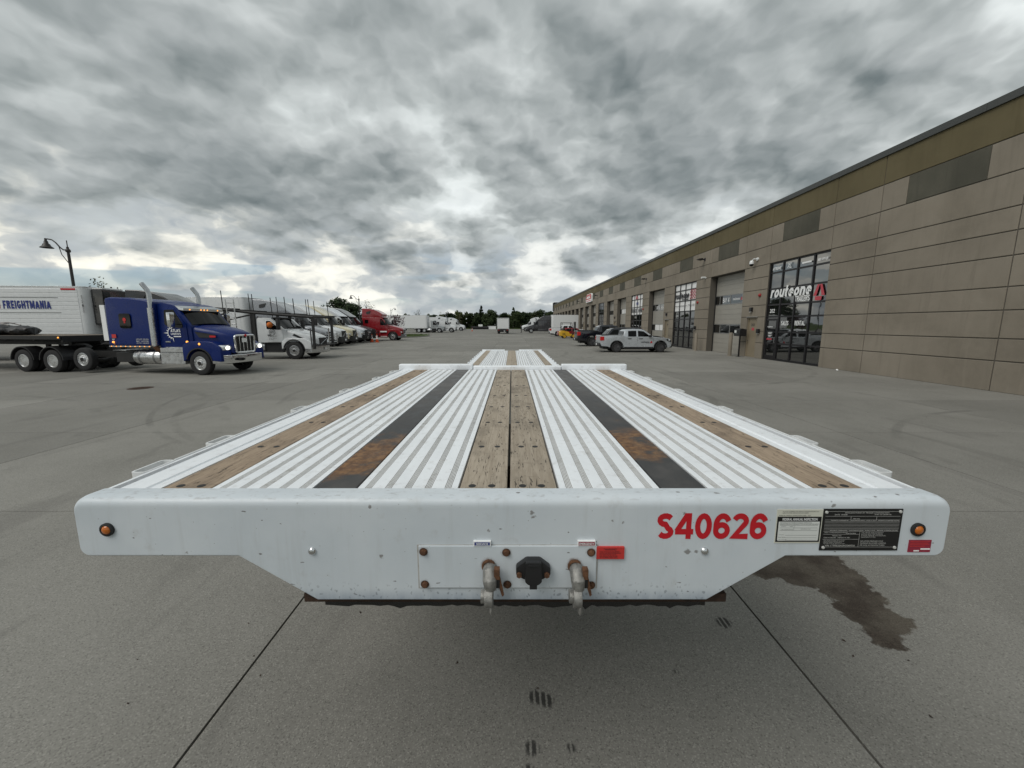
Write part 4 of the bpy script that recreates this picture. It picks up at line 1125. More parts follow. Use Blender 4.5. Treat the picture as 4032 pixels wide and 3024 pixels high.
# red and white sign high on the facade
t_ = thing('wall_sign', 'red and white lettered sign mounted high on the warehouse facade', 'sign', (WX, 77, 6.7))
part('panel', MB().prism(roundpoly([(-2.6, -.55), (2.6, -.55), (2.6, .35), (1.8, .95), (-2.4, .95), (-2.6, .6)], .15, 3), 'x', -.3, -.02), M['text_white'], t_)
part('red_field', MB().prism(roundpoly([(-2.45, -.05), (2.45, -.05), (2.45, .3), (1.7, .85), (-2.3, .85), (-2.45, .55)], .15, 3), 'x', -.32, -.301), M['label_red'], t_)
part('white_swash', MB().prism([(-1.7, .12), (1.8, .12), (1.7, .30), (.9, .62), (.5, .30), (-.1, .66), (-.5, .30), (-1.2, .68), (-1.5, .30)], 'x', -.335, -.321), M['text_white'], t_)
part('red_line', MB().box(-.306, -.301, -2.1, 2.1, -.38, -.24), M['red_vinyl'], t_)
# bollards and drop box
for x, y, h, l in ((14.25, 31.0, 1.35, 'concrete-grey bollard left of the roll-up door with two glass rows'), (14.2, 26.0, 1.5, 'concrete-grey bollard beside the black drop box'), (14.25, 44.4, 1.3, 'concrete-grey bollard behind the silver pickup hood')):
    t_ = thing('bollard', l, 'bollard', (x, y, 0), group='concrete bollards along the warehouse')
    part('post', MB().lathe([(.115, 0), (.115, h - .03), (.10, h - .005), (0, h + .005)], n=18), M['panel'], t_, smooth=40)
    part('base', MB().lathe([(.16, 0), (.15, .02), (.117, .025)], n=18), M['panel'], t_)
t_ = thing('drop_box', 'black document drop box on a steel post beside the roll-up door', 'drop box', (14.42, 25.35, 0))
part('post', MB().box(-.035, .035, -.035, .035, 0, 1.3).box(-.12, .12, -.12, .12, 0, .015), M['black'], t_)
bx = part('box', MB().prism(roundpoly([(-.22, 1.30), (.20, 1.30), (.20, 1.72), (-.10, 1.78), (-.22, 1.70)], .03, 3), 'y', -.32, .32), M['black'], t_, bevel=.01)
part('label_plate', MB().box(-.224, -.221, .05, .28, 1.5, 1.66), M['label_paper'], bx)
part('handle', MB().box(-.25, -.221, -.12, .12, 1.42, 1.45), M['steel_grey'], bx)
# ------------------------------------------------------------------ trucks
def paint(name, c, rough=.22, metal=0.0, coat=.7):
    return simple(name, c, rough, metal, var=.05, nscale=3, coat=coat)
M['chrome_dark'] = simple('stack_chrome', (.42, .43, .44), .16, 1.0, var=.2, nscale=2)
M['p_blue'] = simple('blue_truck_paint', (.0016, .0145, .115), .3, var=.05, nscale=3, coat=.0, spec=.3)
M['p_white'] = paint('white_truck_paint', (.68, .70, .71))
M['p_white2'] = paint('cool_white_truck_paint', (.64, .67, .71))
M['p_silver'] = paint('silver_truck_paint', (.30, .31, .33), .25, .4)
M['p_cream'] = paint('cream_truck_paint', (.66, .60, .42))
M['p_dark'] = paint('dark_grey_truck_paint', (.045, .045, .05), .25, .2)
M['p_red'] = paint('red_truck_paint', (.26, .008, .014))
M['p_grey'] = paint('grey_truck_paint', (.30, .32, .33))
M['p_black'] = paint('black_truck_paint', (.008, .008, .009))
M['p_palesilver'] = paint('pale_silver_car_paint', (.47, .50, .53), .25, .25)
M['p_navy'] = paint('black_navy_car_paint', (.008, .009, .014), .12)
M['p_yellow'] = paint('yellow_machine_paint', (.62, .36, .02), .35, coat=.3)
M['plastic'] = simple('black_plastic', (.016, .016, .017), .55, var=.15)
M['bumper_grey'] = simple('grey_bumper_plastic', (.16, .165, .17), .5, var=.08)
M['mesh_dark'] = simple('dark_grille', (.012, .012, .013), .45, var=.2)
M['headlamp'] = simple('lit_headlamp', (.8, .8, .78), .1, emit=(1, .95, .85), es=2.5)
M['lamp_amber_lit'] = simple('lit_amber_lamp', (.8, .3, .03), .2, emit=(1, .38, .06), es=1.6)
M['tan'] = simple('tan_panel', (.55, .52, .42), .6)

def hull(name, poly, wf, mat, par, bevel=.04, segs=3, smooth=40, label=None):
    mb = MB().prism(poly, 'y', 0, 0, lambda p, q: -wf(p, q), lambda p, q: wf(p, q))
    return part(name, mb, mat, par, bevel=bevel, segs=segs, smooth=smooth, label=label, angle=20)
def side_pane(name, poly, wf, mat, par, s, off=.008, th=.012, bevel=0):
    """flat polygon lying on the hull side s=-1/+1"""
    mb = MB().prism(poly, 'y', 0, 0, lambda p, q: s * (wf(p, q) + off), lambda p, q: s * (wf(p, q) - th))
    return part(name, mb, mat, par, bevel=bevel, segs=2, smooth=40 if bevel else None)
def screen(name, x0, z0, x1, z1, w0, w1, mat, par, bulge=.10, off=.012):
    """curved windscreen from lower edge (x0,z0) to upper edge (x1,z1)"""
    n = 8; nx, nz = (z1 - z0), -(x1 - x0); L = math.hypot(nx, nz); nx /= L; nz /= L
    rings = []
    for j in range(4):
        t = j / 3
        rg = []
        for i in range(n + 1):
            v_ = -1 + 2 * i / n
            w_ = w0 + (w1 - w0) * t
            b = bulge * (1 - v_ * v_) + off
            rg.append((x0 + (x1 - x0) * t + nx * b, v_ * w_, z0 + (z1 - z0) * t + nz * b))
        rings.append(rg)
    mb = MB(); vs_ = [p for r_ in rings for p in r_]
    fs = [(j * (n + 1) + i, j * (n + 1) + i + 1, (j + 1) * (n + 1) + i + 1, (j + 1) * (n + 1) + i) for j in range(3) for i in range(n)]
    b0 = len(vs_)
    vs_ += [(p[0] - nx * (bulge + .03), p[1], p[2] - nz * (bulge + .03)) if False else (p[0] - nx * .02, p[1], p[2] - nz * .02) for p in vs_]
    fs += [tuple(b0 + i for i in reversed(f)) for f in fs]
    mb.add(vs_, fs)
    return part(name, mb, mat, par, smooth=50)
def hring(x, w_, zb, zt_, crown=.06, r=.12):
    h = [(w_, zb), (w_, zb + (zt_ - zb) * .5), (w_ - .01, zt_ - r)]
    for k in (1, 2, 3):
        a = k / 3 * math.pi / 2
        h.append((w_ - .01 - r + r * math.cos(a), zt_ - r + r * math.sin(a)))
    h += [(w_ * .5, zt_ + crown * .75), (0, zt_ + crown)]
    full = [(-p, q) for p, q in h] + [(p, q) for p, q in reversed(h[:-1])]
    return [(x, p, q) for p, q in full]
def fender(par, mat, s, x0, x1, zt_, y0, y1, r=.6, zc=.5, front_drop=.25, lip=True):
    arc = [(r * math.cos(R(a)), zc + r * math.sin(R(a))) for a in range(8, 173, 12)]
    poly = [(x1, zc + .06), (x1 - .02, zt_ - front_drop), (x1 * .62, zt_ - .02), (0, zt_), (x0 * .6, zt_ - .02), (x0, zt_ - .18), (x0, zc + .06)]
    poly = roundpoly(poly, [0, .12, .12, 0, .12, .12, 0], 3)
    poly = poly + list(reversed(arc))
    o = part('fender', MB().prism(poly, 'y', s * y0, s * y1), mat, par, bevel=.035, segs=3, smooth=40)
    if lip:
        a2 = [((r + .05) * math.cos(R(a)), zc + (r + .05) * math.sin(R(a))) for a in range(8, 173, 12)]
        part('arch_lip', MB().prism(arc + list(reversed(a2)), 'y', s * (y1 - .05), s * (y1 + .015)), M['plastic'], o)
    return o
def mirror(par, x, y, z, mat, h=.55):
    s = 1 if y > 0 else -1
    o = part('mirror', MB().box(x - .08, x + .08, y - .11, y + .11, z - h / 2, z + h / 2), mat, par, bevel=.03, segs=2, smooth=40)
    part('arm', MB().tube([(x - .02, y - s * .1, z + h * .3), (x - .1, y - s * .35, z + h * .25)], .018, 6).tube([(x - .02, y - s * .1, z - h * .3), (x - .1, y - s * .35, z - h * .3)], .018, 6), M['plastic'], o)
    part('mirror_glass', MB().box(x - .086, x - .081, y - .09, y + .09, z - h / 2 + .05, z + h / 2 - .05), M['glass'], o)
    return o
def chassis(par, x_rear, axles, z=.95, dual=True, lift=None, rim='rim'):
    part('frame_rails', MB().box(x_rear, .9, -.47, -.40, z - .28, z), M['frame_black'], par)
    part('frame_rails', MB().box(x_rear, .9, .40, .47, z - .28, z), M['frame_black'], par)
    part('crossmember', MB().box(x_rear, x_rear + .08, -.40, .40, z - .25, z - .03).box(-2.4, -2.3, -.4, .4, z - .25, z - .03), M['frame_black'], par)
    part('axle', MB().cyl((0, 0, .5), .07, 2.0, 'y', 10).box(-.6, .6, -.38, .38, .42, .8), M['frame_black'], par)
    for s in (-1, 1): wheel(par, (0, s * 1.06, .515), .515, .29, s, 'steer', rimmat=M[rim])
    for x in axles:
        part('axle', MB().cyl((x, 0, .52), .1, 1.9, 'y', 10).sphere((x, 0, .52), .24), M['frame_black'], par)
        up = .10 if lift is not None and abs(x - lift) < .01 else 0
        for s in (-1, 1):
            if up: wheel(par, (x, s * 1.06, .515 + up), .515, .29, s, 'steer', rimmat=M[rim])
            else:
                wheel(par, (x, s * 1.10, .515), .515, .27, s, 'drive', rimmat=M[rim])
                wheel(par, (x, s * .78, .515), .515, .27, s, 'steer', rimmat=M[rim])
    part('fifth_wheel', MB().prism([(-.45, -.45), (.35, -.45), (.45, 0), (.35, .45), (-.45, .45), (-.5, .12), (-.1, 0), (-.5, -.12)], 'z', z + .12, z + .20).box(-.3, .3, -.38, .38, z, z + .12), M['frame_black'], par, loc=(sum(axles[-2:]) / len(axles[-2:]), 0, 0))

def aero(name, label, pm, loc, rz=0, style='volvo', sleeper=2.75, cowl=1.92, top=2.84, roof=3.97, group=None, skirts=True, axles=(-5.5, -6.8), scale=1, bull=False, bumper=None, vent=True, cat='truck', amber=True):
    t_ = thing(name, label, cat, loc, rz, scale, group)
    pt = M[pm]
    xr = -1.55 - sleeper if sleeper > .5 else -2.05
    wf = lambda p, q: (1.20 if p < -1.3 else 1.20 - .13 * ((p + 1.3) / .9)) - (max(0, q - 2.2) * .05)
    cab = hull('cab', roundpoly([(-1.6 if sleeper > .5 else xr, .98), (-1.6 if sleeper > .5 else xr, top + .02), (-1.28, top), (-.58, cowl + .02), (-.42, cowl - .05), (-.42, .98)], [0, 0 if sleeper > .5 else .15, .12, .05, .05, .1], 3), wf, pt, t_)
    if sleeper > .5:
        hull('sleeper', [(xr, 1.0), (xr, top + .02), (-1.603, top + .02), (-1.603, 1.0)], wf, pt, t_, bevel=.03)
        wr = lambda p, q: 1.14 - .16 * max(0, (q - top - .1) / 1.1) ** 1.4 - .10 * max(0, (p + 2.0) / .8)
        H_ = roof - top
        rp = [(xr, top + .023), (xr, roof), (xr + .7, roof - .02), (xr + 1.4, roof - .13), (xr + 2.0, roof - .38), (xr + 2.5, roof - .72), (-1.38, top + .14), (-1.22, top + .023)]
        rf = hull('roof_fairing', [p for p in rp], wr, pt, t_, bevel=.07, segs=4, smooth=55)
        if vent:
            for s in (-1, 1):
                side_pane('fairing_vent', roundpoly([(xr + .55, roof - .42), (xr + 1.1, roof - .30), (xr + .95, roof - .62), (xr + .55, roof - .68)], .06, 3), wr, M['mesh_dark'], rf, s, .012)
                side_pane('sleeper_window', rrect_at(xr + .55, (1.0 + top) / 2 + .45, .45, .42, .06), wf, M['glass'], cab, s, .01)
    for s in (-1, 1):
        dr = side_pane('door', roundpoly([(-1.56, 1.02), (-1.56, top - .12), (-1.26, top - .12), (-.68, cowl - .02), (-.60, 1.30), (-.75, 1.02)], .05, 3), wf, pt, t_, s, .010, .01, .004)
        side_pane('window', roundpoly([(-1.50, cowl + .02), (-1.50, top - .17), (-1.28, top - .17), (-.80, cowl + .05), (-.80, cowl - .02)], .05, 3), wf, M['glass'], dr, s, .018, .0)
        part('handle', MB().box(-1.46, -1.30, s * (wf(-1.4, 1.6) + .01), s * (wf(-1.4, 1.6) + .035), cowl - .35, cowl - .30), M['plastic'], dr)
        mirror(t_, -.72, s * 1.36, cowl + .30, M['plastic'] if style != 'white' else pt, .62)
        if skirts and sleeper > .5:
            part('side_skirt', MB().box(xr, -1.5, s * 1.06, s * 1.17, .42, .985), pt, t_, bevel=.03, smooth=40)
            part('step', MB().box(-1.48, -.66, s * .95, s * 1.15, .42, .70).box(-1.48, -.66, s * .92, s * 1.08, .70, .975), M['plastic'] if style == 'volvo' else pt, t_, bevel=.02)
        else:
            part('step', MB().box(-2.0, -.66, s * .9, s * 1.14, .40, .48).box(-2.0, -.66, s * .85, s * 1.0, .48, .97), M['plastic'], t_, bevel=.02)
    screen('windscreen', -.60, cowl + .04, -1.22, top - .05, 1.02, .98, M['glass'], t_)
    part('sun_visor', MB().box(-1.30, -1.02, -1.0, 1.0, top - .03, top + .04), M['plastic'] if style == 'volvo' else pt, t_, bevel=.02)
    hz = cowl - .03
    part('hood', MB().loft([hring(-.47, 1.07, 1.0, hz, .05), hring(-.1, 1.07, 1.02, hz - .08, .06), hring(.4, 1.04, 1.02, hz - .21, .07), hring(.8, .93, .98, hz - .34, .07), hring(1.02, .78, .92, hz - .44, .06), hring(1.14, .60, .86, hz - .54, .03)]), pt, t_, smooth=50)
    for s in (-1, 1):
        fender(t_, pt, s, -.72, 1.02, cowl - .50, .80, 1.19, .60, .52)
        hl = part('headlight', MB().prism([(.70, cowl - .92), (1.06, cowl - .98), (1.10, cowl - .80), (.62, cowl - .66)], 'y', s * .62, s * 1.13), M['lens_clear'], t_, bevel=.03, smooth=40)
        if style == 'volvo':
            side_pane('hood_vent', [(-.1, hz - .32), (.0, hz - .22), (.55, hz - .50), (.48, hz - .55)], lambda p, q: 1.06, M['mesh_dark'], t_, s, .02)
    gz0, gz1 = .80, hz - .50
    gw0, gw1 = (.40, .46) if style == 'volvo' else (.38, .56)
    gr_ = part('grille', MB().prism([(-gw0, gz0), (gw0, gz0), (gw1, gz1), (-gw1, gz1)], 'x', 1.05, 1.17), M['mesh_dark'], t_, bevel=.01)
    sur = MB()
    for a, b in (((-gw0, gz0), (-gw1, gz1)), ((-gw1, gz1), (gw1, gz1)), ((gw1, gz1), (gw0, gz0)), ((gw0, gz0), (-gw0, gz0))):
        sur.tube([(1.17, a[0], a[1]), (1.17, b[0], b[1])], .028, 6)
    part('grille_surround', sur, M['chrome'] if style != 'volvo' else M['plastic'], gr_)
    n = 7
    for i in range(n):
        z_ = gz0 + (gz1 - gz0) * (i + .5) / n
        part('grille_bar', MB().box(1.165, 1.182, -gw0, gw0, z_ - .012, z_ + .012), M['steel_grey'] if style != 'volvo' else M['plastic'], gr_)
    if style == 'volvo':
        part('badge_bar', MB().tube([(1.19, -gw0, gz0 + .04), (1.19, gw1 * .9, gz1 - .04)], .018, 6), M['chrome'], gr_)
    bump = roundpoly([(.62, -1.17), (1.0, -1.12), (1.22, -.78), (1.30, 0), (1.22, .78), (1.0, 1.12), (.62, 1.17)], [0, .1, .15, .2, .15, .1, 0], 3)
    part('bumper', MB().prism(bump, 'z', .36, .78), M[bumper or ('plastic' if style == 'volvo' else 'bumper_grey')], t_, bevel=.03, segs=3, smooth=40)
    part('number_plate', MB().box(1.305, 1.315, -.16, .16, .52, .68), M['text_white'], t_)
    if bull:
        bb = MB()
        for z_ in (.62, .85, 1.05, 1.25):
            bb.tube([(1.2, -.95, z_), (1.42, -.75, z_), (1.46, 0, z_), (1.42, .75, z_), (1.2, .95, z_)], .035, 8)
        for y_ in (-.72, .72): bb.tube([(1.43, y_, .45), (1.43, y_, 1.32)], .04, 8)
        part('bull_bar', bb, M['frame_black'] if bull == 'black' else M['alu'], t_, smooth=50)
    chassis(t_, min(axles) - .7, list(axles), rim='rim')
    for s in (-1, 1):
        part('fuel_tank', MB().lathe([(0, -.62), (.30, -.62), (.32, -.58), (.32, .58), (.30, .62), (0, .62)], (-2.4 if sleeper < .5 else xr - .1 + .9, s * .80, .70), 'x', 20), M['alu'], t_, smooth=40)
    return t_
def rrect_at(cx, cz, w_, h_, r):
    return [(cx + p, cz + q) for p, q in rrect(w_, h_, r, 3)]

def box_trailer(name, label, loc, rz=0, L=16.0, mat='white', ribs='v', z0=1.12, z1=4.11, wheels=True, reefer=False, scale=1, group=None, doors=True, skirt=False, legs=True):
    """origin under the kingpin end (front wall), body running towards -x"""
    t_ = thing(name, label, 'trailer', loc, rz, scale, group)
    W_ = 1.29
    fr = [(-.28, -W_), (0, -W_ + .26), (0, W_ - .26), (-.28, W_)]
    body = [(-L, -W_), (-.30, -W_)] + [(-.30 + .30 * math.sin(a), -W_ + .30 - .30 * math.cos(a)) for a in (.4, .8, 1.2, 1.57)] + [(-.30 + .30 * math.sin(a), W_ - .30 + .30 * math.cos(a)) for a in (1.57, 1.2, .8, .4)] + [(-.30, W_), (-L, W_)]
    part('body', MB().prism(body, 'z', z0 + .002, z1 - .06), M[mat], t_, smooth=30)
    part('roof', MB().prism([(p * 1.001, q * 1.004) for p, q in body], 'z', z1 - .06, z1), M['alu'], t_, bevel=.015)
    part('bottom_rail', MB().prism([(p * 1.001, q * 1.006) for p, q in body], 'z', z0 - .13, z0), M['alu'] if mat != 'p_grey' else M['steel_grey'], t_)
    if ribs == 'h':
        n = 12; h = (z1 - .12 - z0 - .06) / n
        for s in (-1, 1):
            for i in range(n):
                a = z0 + .05 + i * h
                part('side_slat', MB().prism([(a, 0), (a + h - .012, 0), (a + h - .028, .016), (a + .016, .016)], 'x', -L + .02, -.36).xf(Matrix(((1, 0, 0, 0), (0, 0, s, s * (W_ - .001)), (0, 1, 0, 0), (0, 0, 0, 1)))), M[mat], t_)
    elif ribs == 'v':
        n = 12; w_ = (L - .5) / n
        for s in (-1, 1):
            for i in range(n):
                a = -L + .05 + i * w_
                part('side_panel', MB().box(a + .02, a + w_ - .02, s * (W_ - .001), s * (W_ + .008), z0 + .05, z1 - .11), M[mat], t_)
    if doors:
        for s in (-1, 1):
            d_ = part('rear_door', MB().box(-L - .05, -L, s * .02, s * (W_ - .02), z0 + .02, z1 - .12), M[mat], t_, bevel=.01)
            part('lock_rod', MB().tube([(-L - .08, s * .35, z0), (-L - .08, s * .35, z1 - .15)], .02, 6), M['steel_grey'], d_)
    if reefer:
        u_ = part('reefer_unit', MB().box(.02, .62, -.95, .95, z0 + .9, z1 - .12), M['p_black'], t_, bevel=.06, segs=2)
        part('service_panel', MB().box(.625, .64, -.93, -.30, z0 + .95, z0 + 1.75), M['tan'], u_)
        part('top_cowl', MB().box(.1, .63, -.93, .4, z1 - .119, z1 - .05), M['text_white'], u_)
    if wheels:
        sl = part('slider_frame', MB().box(-L + .4, -L + 3.3, -.55, .55, .62, z0 - .13), M['frame_black'], t_)
        for x in (-L + 1.1, -L + 2.35):
            part('axle', MB().cyl((x, 0, .5), .07, 1.9, 'y', 8), M['frame_black'], t_)
            for s in (-1, 1):
                wheel(t_, (x, s * 1.10, .51), .51, .27, s, 'drive'); wheel(t_, (x, s * .78, .51), .51, .27, s, 'steer')
            for s in (-1, 1): part('mud_flap', MB().box(x - .66, x - .65, s * .7, s * 1.25, .35, .95), M['rubber'], t_)
        if legs:
            for s in (-1, 1): part('landing_leg', MB().box(-2.9, -2.74, s * .62, s * .78, .02, z0 - .13).box(-2.95, -2.69, s * .57, s * .83, 0, .03), M['frame_black'], t_)
    if skirt:
        for s in (-1, 1): part('side_skirt', MB().box(-L + 3.5, -4.0, s * 1.20, s * 1.24, .35, z0 - .13), M[mat], t_)
    return t_

# --- blue conventional tractor pulling out
BA = -8.0
BT = thing('blue_semi_truck', 'dark blue conventional semi truck with twin chrome stacks and sleeper', 'truck', (-12.40, 17.08, 0), R(BA), .94)
pb = M['p_blue']
wf = lambda p, q: (1.06 if p < -1.0 else 1.06 - .05 * (p + 1.0)) - max(0, q - 2.1) * .07
ws = lambda p, q: 1.20 - max(0, q - 2.9) * .16
slp = hull('sleeper', [(-4.45, 1.24), (-4.45, 3.28), (-4.2, 3.34), (-3.3, 3.31), (-2.5, 3.22), (-2.0, 3.12), (-2.0, 1.24)], ws, pb, BT, bevel=.09, segs=4, smooth=50)
cab = hull('cab', roundpoly([(-1.99, 1.16), (-1.99, 3.06), (-1.7, 3.10), (-1.15, 2.99), (-.98, 2.82), (-.42, 2.12), (-.35, 1.16)], [0, .1, .1, .1, .1, .06, 0], 3), wf, pb, BT, bevel=.05)
part('hood', MB().loft([hring(-.45, .98, 1.10, 2.10, .06, .2), hring(-.1, .95, 1.12, 2.04, .07, .2), hring(.4, .86, 1.10, 1.95, .08, .2), hring(.85, .74, 1.02, 1.83, .09, .2), hring(1.08, .64, .95, 1.75, .08, .18), hring(1.15, .60, .92, 1.70, .06, .16)]), pb, BT, smooth=50)
for s in (-1, 1):
    fd = fender(BT, pb, s, -.78, 1.08, 1.46, .66, 1.20, .60, .53, .30)
    side_pane('hood_intake', roundpoly([(-.32, 1.86), (.62, 1.72), (.55, 1.60), (-.12, 1.60)], .05, 3), lambda p, q: .96 - .12 * max(0, p + .1), M['mesh_dark'], BT, s, .012)
    side_pane('badge', roundpoly([(.34, 1.70), (.60, 1.68), (.60, 1.61), (.34, 1.61)], .03, 3), lambda p, q: .97 - .12 * max(0, p + .1), M['red_vinyl'], BT, s, .018)
    hl = part('headlight', MB().prism(roundpoly([(.72, 1.20), (.80, 1.10), (1.10, 1.06), (1.14, 1.22), (1.04, 1.30), (.80, 1.27)], .05, 3), 'y', s * .70, s * 1.10), M['lens_clear'], BT, bevel=.05, smooth=50)
    part('lit_bulb', MB().sphere((1.13, s * .90, 1.17), .085), M['headlamp'], hl, smooth=60)
    part('turn_lamp', MB().sphere((.08, s * 1.19, 1.34), .05), M['lamp_amber_lit'], fd, smooth=60)
    dr = side_pane('door', roundpoly([(-1.72, 1.20), (-1.72, 2.87), (-1.18, 2.86), (-.62, 2.14), (-.56, 1.20)], .06, 3), wf, pb, BT, s, .012, .01, .005)
    side_pane('window', roundpoly([(-1.64, 2.16), (-1.64, 2.78), (-1.18, 2.80), (-.76, 2.16), (-.80, 2.02), (-1.4, 2.06)], .06, 3), wf, M['glass'], dr, s, .02, 0)
    part('handle', MB().box(-1.66, -1.42, s * 1.075, s * 1.10, 1.40, 1.45), M['chrome'], dr)
    part('door_lamp', MB().sphere((-.64, s * 1.06, 1.42), .05), M['lamp_amber_lit'], dr, smooth=60)
    side_pane('sleeper_window', rrect_at(-3.44, 2.32, .56, .62, .09), ws, M['glass'], slp, s, .012)
    ex = part('exhaust_stack', MB().tube([(-2.12, s * 1.16, 1.22), (-2.12, s * 1.16, 3.45), (-2.18, s * 1.16, 3.62), (-2.40, s * 1.16, 3.88)], [.088, .088, .088, .092], 16), M['chrome_dark'], BT, smooth=50, label='tall chrome exhaust stack with bent tip')
    part('heat_shield', MB().lathe([(.125, -.8), (.125, .8)], (-2.12, s * 1.16, 2.06), 'z', 18), M['alu'], ex, smooth=50)
    part('elbow', MB().tube([(-2.12, s * 1.16, 1.22), (-2.06, s * 1.12, 1.08), (-1.9, s * 1.0, 1.02)], .10, 12), M['rust'], ex, smooth=50)
    tk = part('fuel_tank', MB().lathe([(0, -.68), (.29, -.68), (.315, -.63), (.315, .63), (.29, .68), (0, .68)], (-2.68, s * .86, .74), 'x', 24), M['alu'], BT, smooth=40)
    for x in (-3.05, -2.3): part('strap', MB().lathe([(.318, -.045), (.324, -.045), (.324, .045), (.318, .045)], (x, s * .86, .74), 'x', 24), M['steel_grey'], tk)
    part('step_box', MB().box(-1.98, -.78, s * .80, s * 1.12, .46, .96), M['alu'], BT, bevel=.02)
    part('step_plate', MB().box(-1.92, -.74, s * .84, s * 1.16, .972, 1.16), M['alu'], BT, bevel=.015)
    mirror(BT, -.92, s * 1.42, 2.36, M['chrome'], .62)
    part('light_strip', MB().box(-4.42, -2.3, s * 1.185, s * 1.205, 1.19, 1.235).box(-1.72, -.58, s * 1.03, s * 1.07, 1.165, 1.195), M['alu'], BT)
    for k in range(9): part('marker_light', MB().sphere((-4.3 + k * .24, s * 1.21, 1.215), .018, 6, 4), M['lamp_amber_lit'], BT)
    part('rear_extender', MB().box(-4.75, -4.50, s * 1.05, s * 1.12, 1.45, 3.0), M['text_white'], BT, bevel=.01)
vz = part('sun_visor', MB().prism([(-1.22, 2.99), (-.70, 2.86), (-.72, 2.74), (-1.1, 2.80)], 'y', -.98, .98), M['chrome'], BT, bevel=.015)
for y_ in (-.7, -.16, 0, .16, .7): part('marker_light', MB().sphere((-.715, y_, 2.80), .03, 8, 6), M['lamp_amber_lit'], vz)
screen('windscreen', -.44, 2.14, -.97, 2.84, .94, .88, M['glass'], BT, .10)
gr_ = part('grille', MB().prism(roundpoly([(-.50, .96), (.50, .96), (.52, 1.66), (-.52, 1.66)], .1, 4), 'x', 1.10, 1.175), M['mesh_dark'], BT)
path = [(1.18, p, q) for p, q in roundpoly([(-.52, .94), (.52, .94), (.545, 1.68), (-.545, 1.68)], .12, 5)]
part('grille_surround', MB().tube(path, .05, 8, closed=True), M['chrome'], gr_, smooth=50)
for y_ in (-.3, -.1, .1, .3): part('grille_bar', MB().tube([(1.19, y_, .98), (1.19, y_, 1.65)], .018, 6), M['chrome'], gr_)
part('paper_sign', MB().box(1.212, 1.218, -.2, .06, 1.38, 1.56), M['text_white'], gr_)
part('badge', MB().lathe([(0, .01), (.06, .01), (.06, 0)], (1.24, 0, 1.68), 'x', 12), M['red_vinyl'], gr_)
bump = roundpoly([(.62, -1.20), (1.0, -1.18), (1.24, -.86), (1.30, 0), (1.24, .86), (1.0, 1.18), (.62, 1.20)], [0, .1, .2, .2, .2, .1, 0], 4)
bu = part('bumper', MB().prism(bump, 'z', .50, .86), M['chrome'], BT, bevel=.025, segs=3, smooth=40)
part('tow_pin', MB().box(1.28, 1.42, -.55, -.40, .60, .72).box(1.36, 1.42, -.62, -.33, .62, .70), M['frame_black'], bu)
chassis(BT, -10.2, [-5.95, -7.55, -9.15], lift=-5.95)
for x in (-7.55, -9.15):
    for s in (-1, 1):
        part('mud_guard', MB().prism([(x + .66 * math.cos(R(a)), .56 + .62 * math.sin(R(a))) for a in range(0, 181, 15)] + [(x + .62 * math.cos(R(a)), .56 + .58 * math.sin(R(a))) for a in range(180, -1, -15)], 'y', s * .68, s * 1.26), M['plastic'], BT)
part('battery_box', MB().box(-4.4, -3.5, -1.0, -.55, .50, .92).box(-4.4, -3.5, .55, 1.0, .50, .92), M['frame_black'], BT, bevel=.02)
# door and sleeper lettering on the side facing the camera (local -y)
UX, UZ = (1, 0, 0), (0, 0, 1)
yd = -1.085
stext('ATLAS', (-1.36, yd, 1.84), UX, UZ, .48, .13, M['text_white'], BT, weight=.2)
stext('LOGISTICS', (-1.36, yd, 1.72), UX, UZ, .48, .08, M['text_white'], BT, weight=.2)
part('logo_bar', MB().box(-1.24, -.88, yd - .003, yd, 1.63, 1.67), M['text_white'], BT)
cg = MB()
for k in range(9):
    a = R(80 + k * 25)
    a2 = R(80 + (k + 1) * 25)
    if k < 8: cg.add([(-1.32 + .20 * math.cos(a), yd - .003, 1.80 + .22 * math.sin(a)), (-1.32 + .20 * math.cos(a2), yd - .003, 1.80 + .22 * math.sin(a2)), (-1.32 + .17 * math.cos(a2), yd - .003, 1.80 + .19 * math.sin(a2)), (-1.32 + .17 * math.cos(a), yd - .003, 1.80 + .19 * math.sin(a))], [(0, 1, 2, 3)])
    r2 = .40 if k % 4 == 0 else .28
    cg.add([(-1.32 + .20 * math.cos(a - .12), yd - .0036, 1.80 + .22 * math.sin(a - .12)), (-1.32 + r2 * math.cos(a), yd - .0036, 1.80 + r2 * math.sin(a)), (-1.32 + .20 * math.cos(a + .12), yd - .0036, 1.80 + .22 * math.sin(a + .12))], [(0, 1, 2)])
part('gear_emblem', cg, M['text_white'], BT)
ysl = -1.215
for k, s_ in enumerate(('USDOT 3351521', 'MC 1470781', 'GVW 108,000')):
    text(s_, (-2.98, ysl, 1.50 - k * .085), UX, UZ, .62, .055, M['plate_text'], BT, bold=.01)
fl = part('flag_decal', MB().box(-4.30, -3.98, ysl - .004, ysl, 1.58, 1.74), M['label_red'], BT)
part('flag_canton', MB().box(-4.30, -4.20, ysl - .007, ysl - .004, 1.58, 1.74), M['blue_vinyl'], fl)
text('287', (-4.22, ysl, 1.49), UX, UZ, .16, .06, M['text_white'], BT)
part('side_lamp', MB().sphere((-4.16, ysl, 1.40), .045, 8, 6), M['lamp_amber_lit'], BT)
part('side_lamp', MB().sphere((-4.1, ysl, 1.32), .035, 8, 6), M['lens_amber'], BT)
em = MB().lathe([(0, -.004), (.085, -.004), (.085, 0)], (-3.44, ysl - .006, 2.37), 'y', 14).box(-3.48, -3.40, ysl - .010, ysl - .006, 2.22, 2.31)
part('window_emblem', em, M['red'], BT)
part('deck_plate', MB().box(-5.2, -4.5, -.5, .5, .96, 1.0), M['alu'], BT)
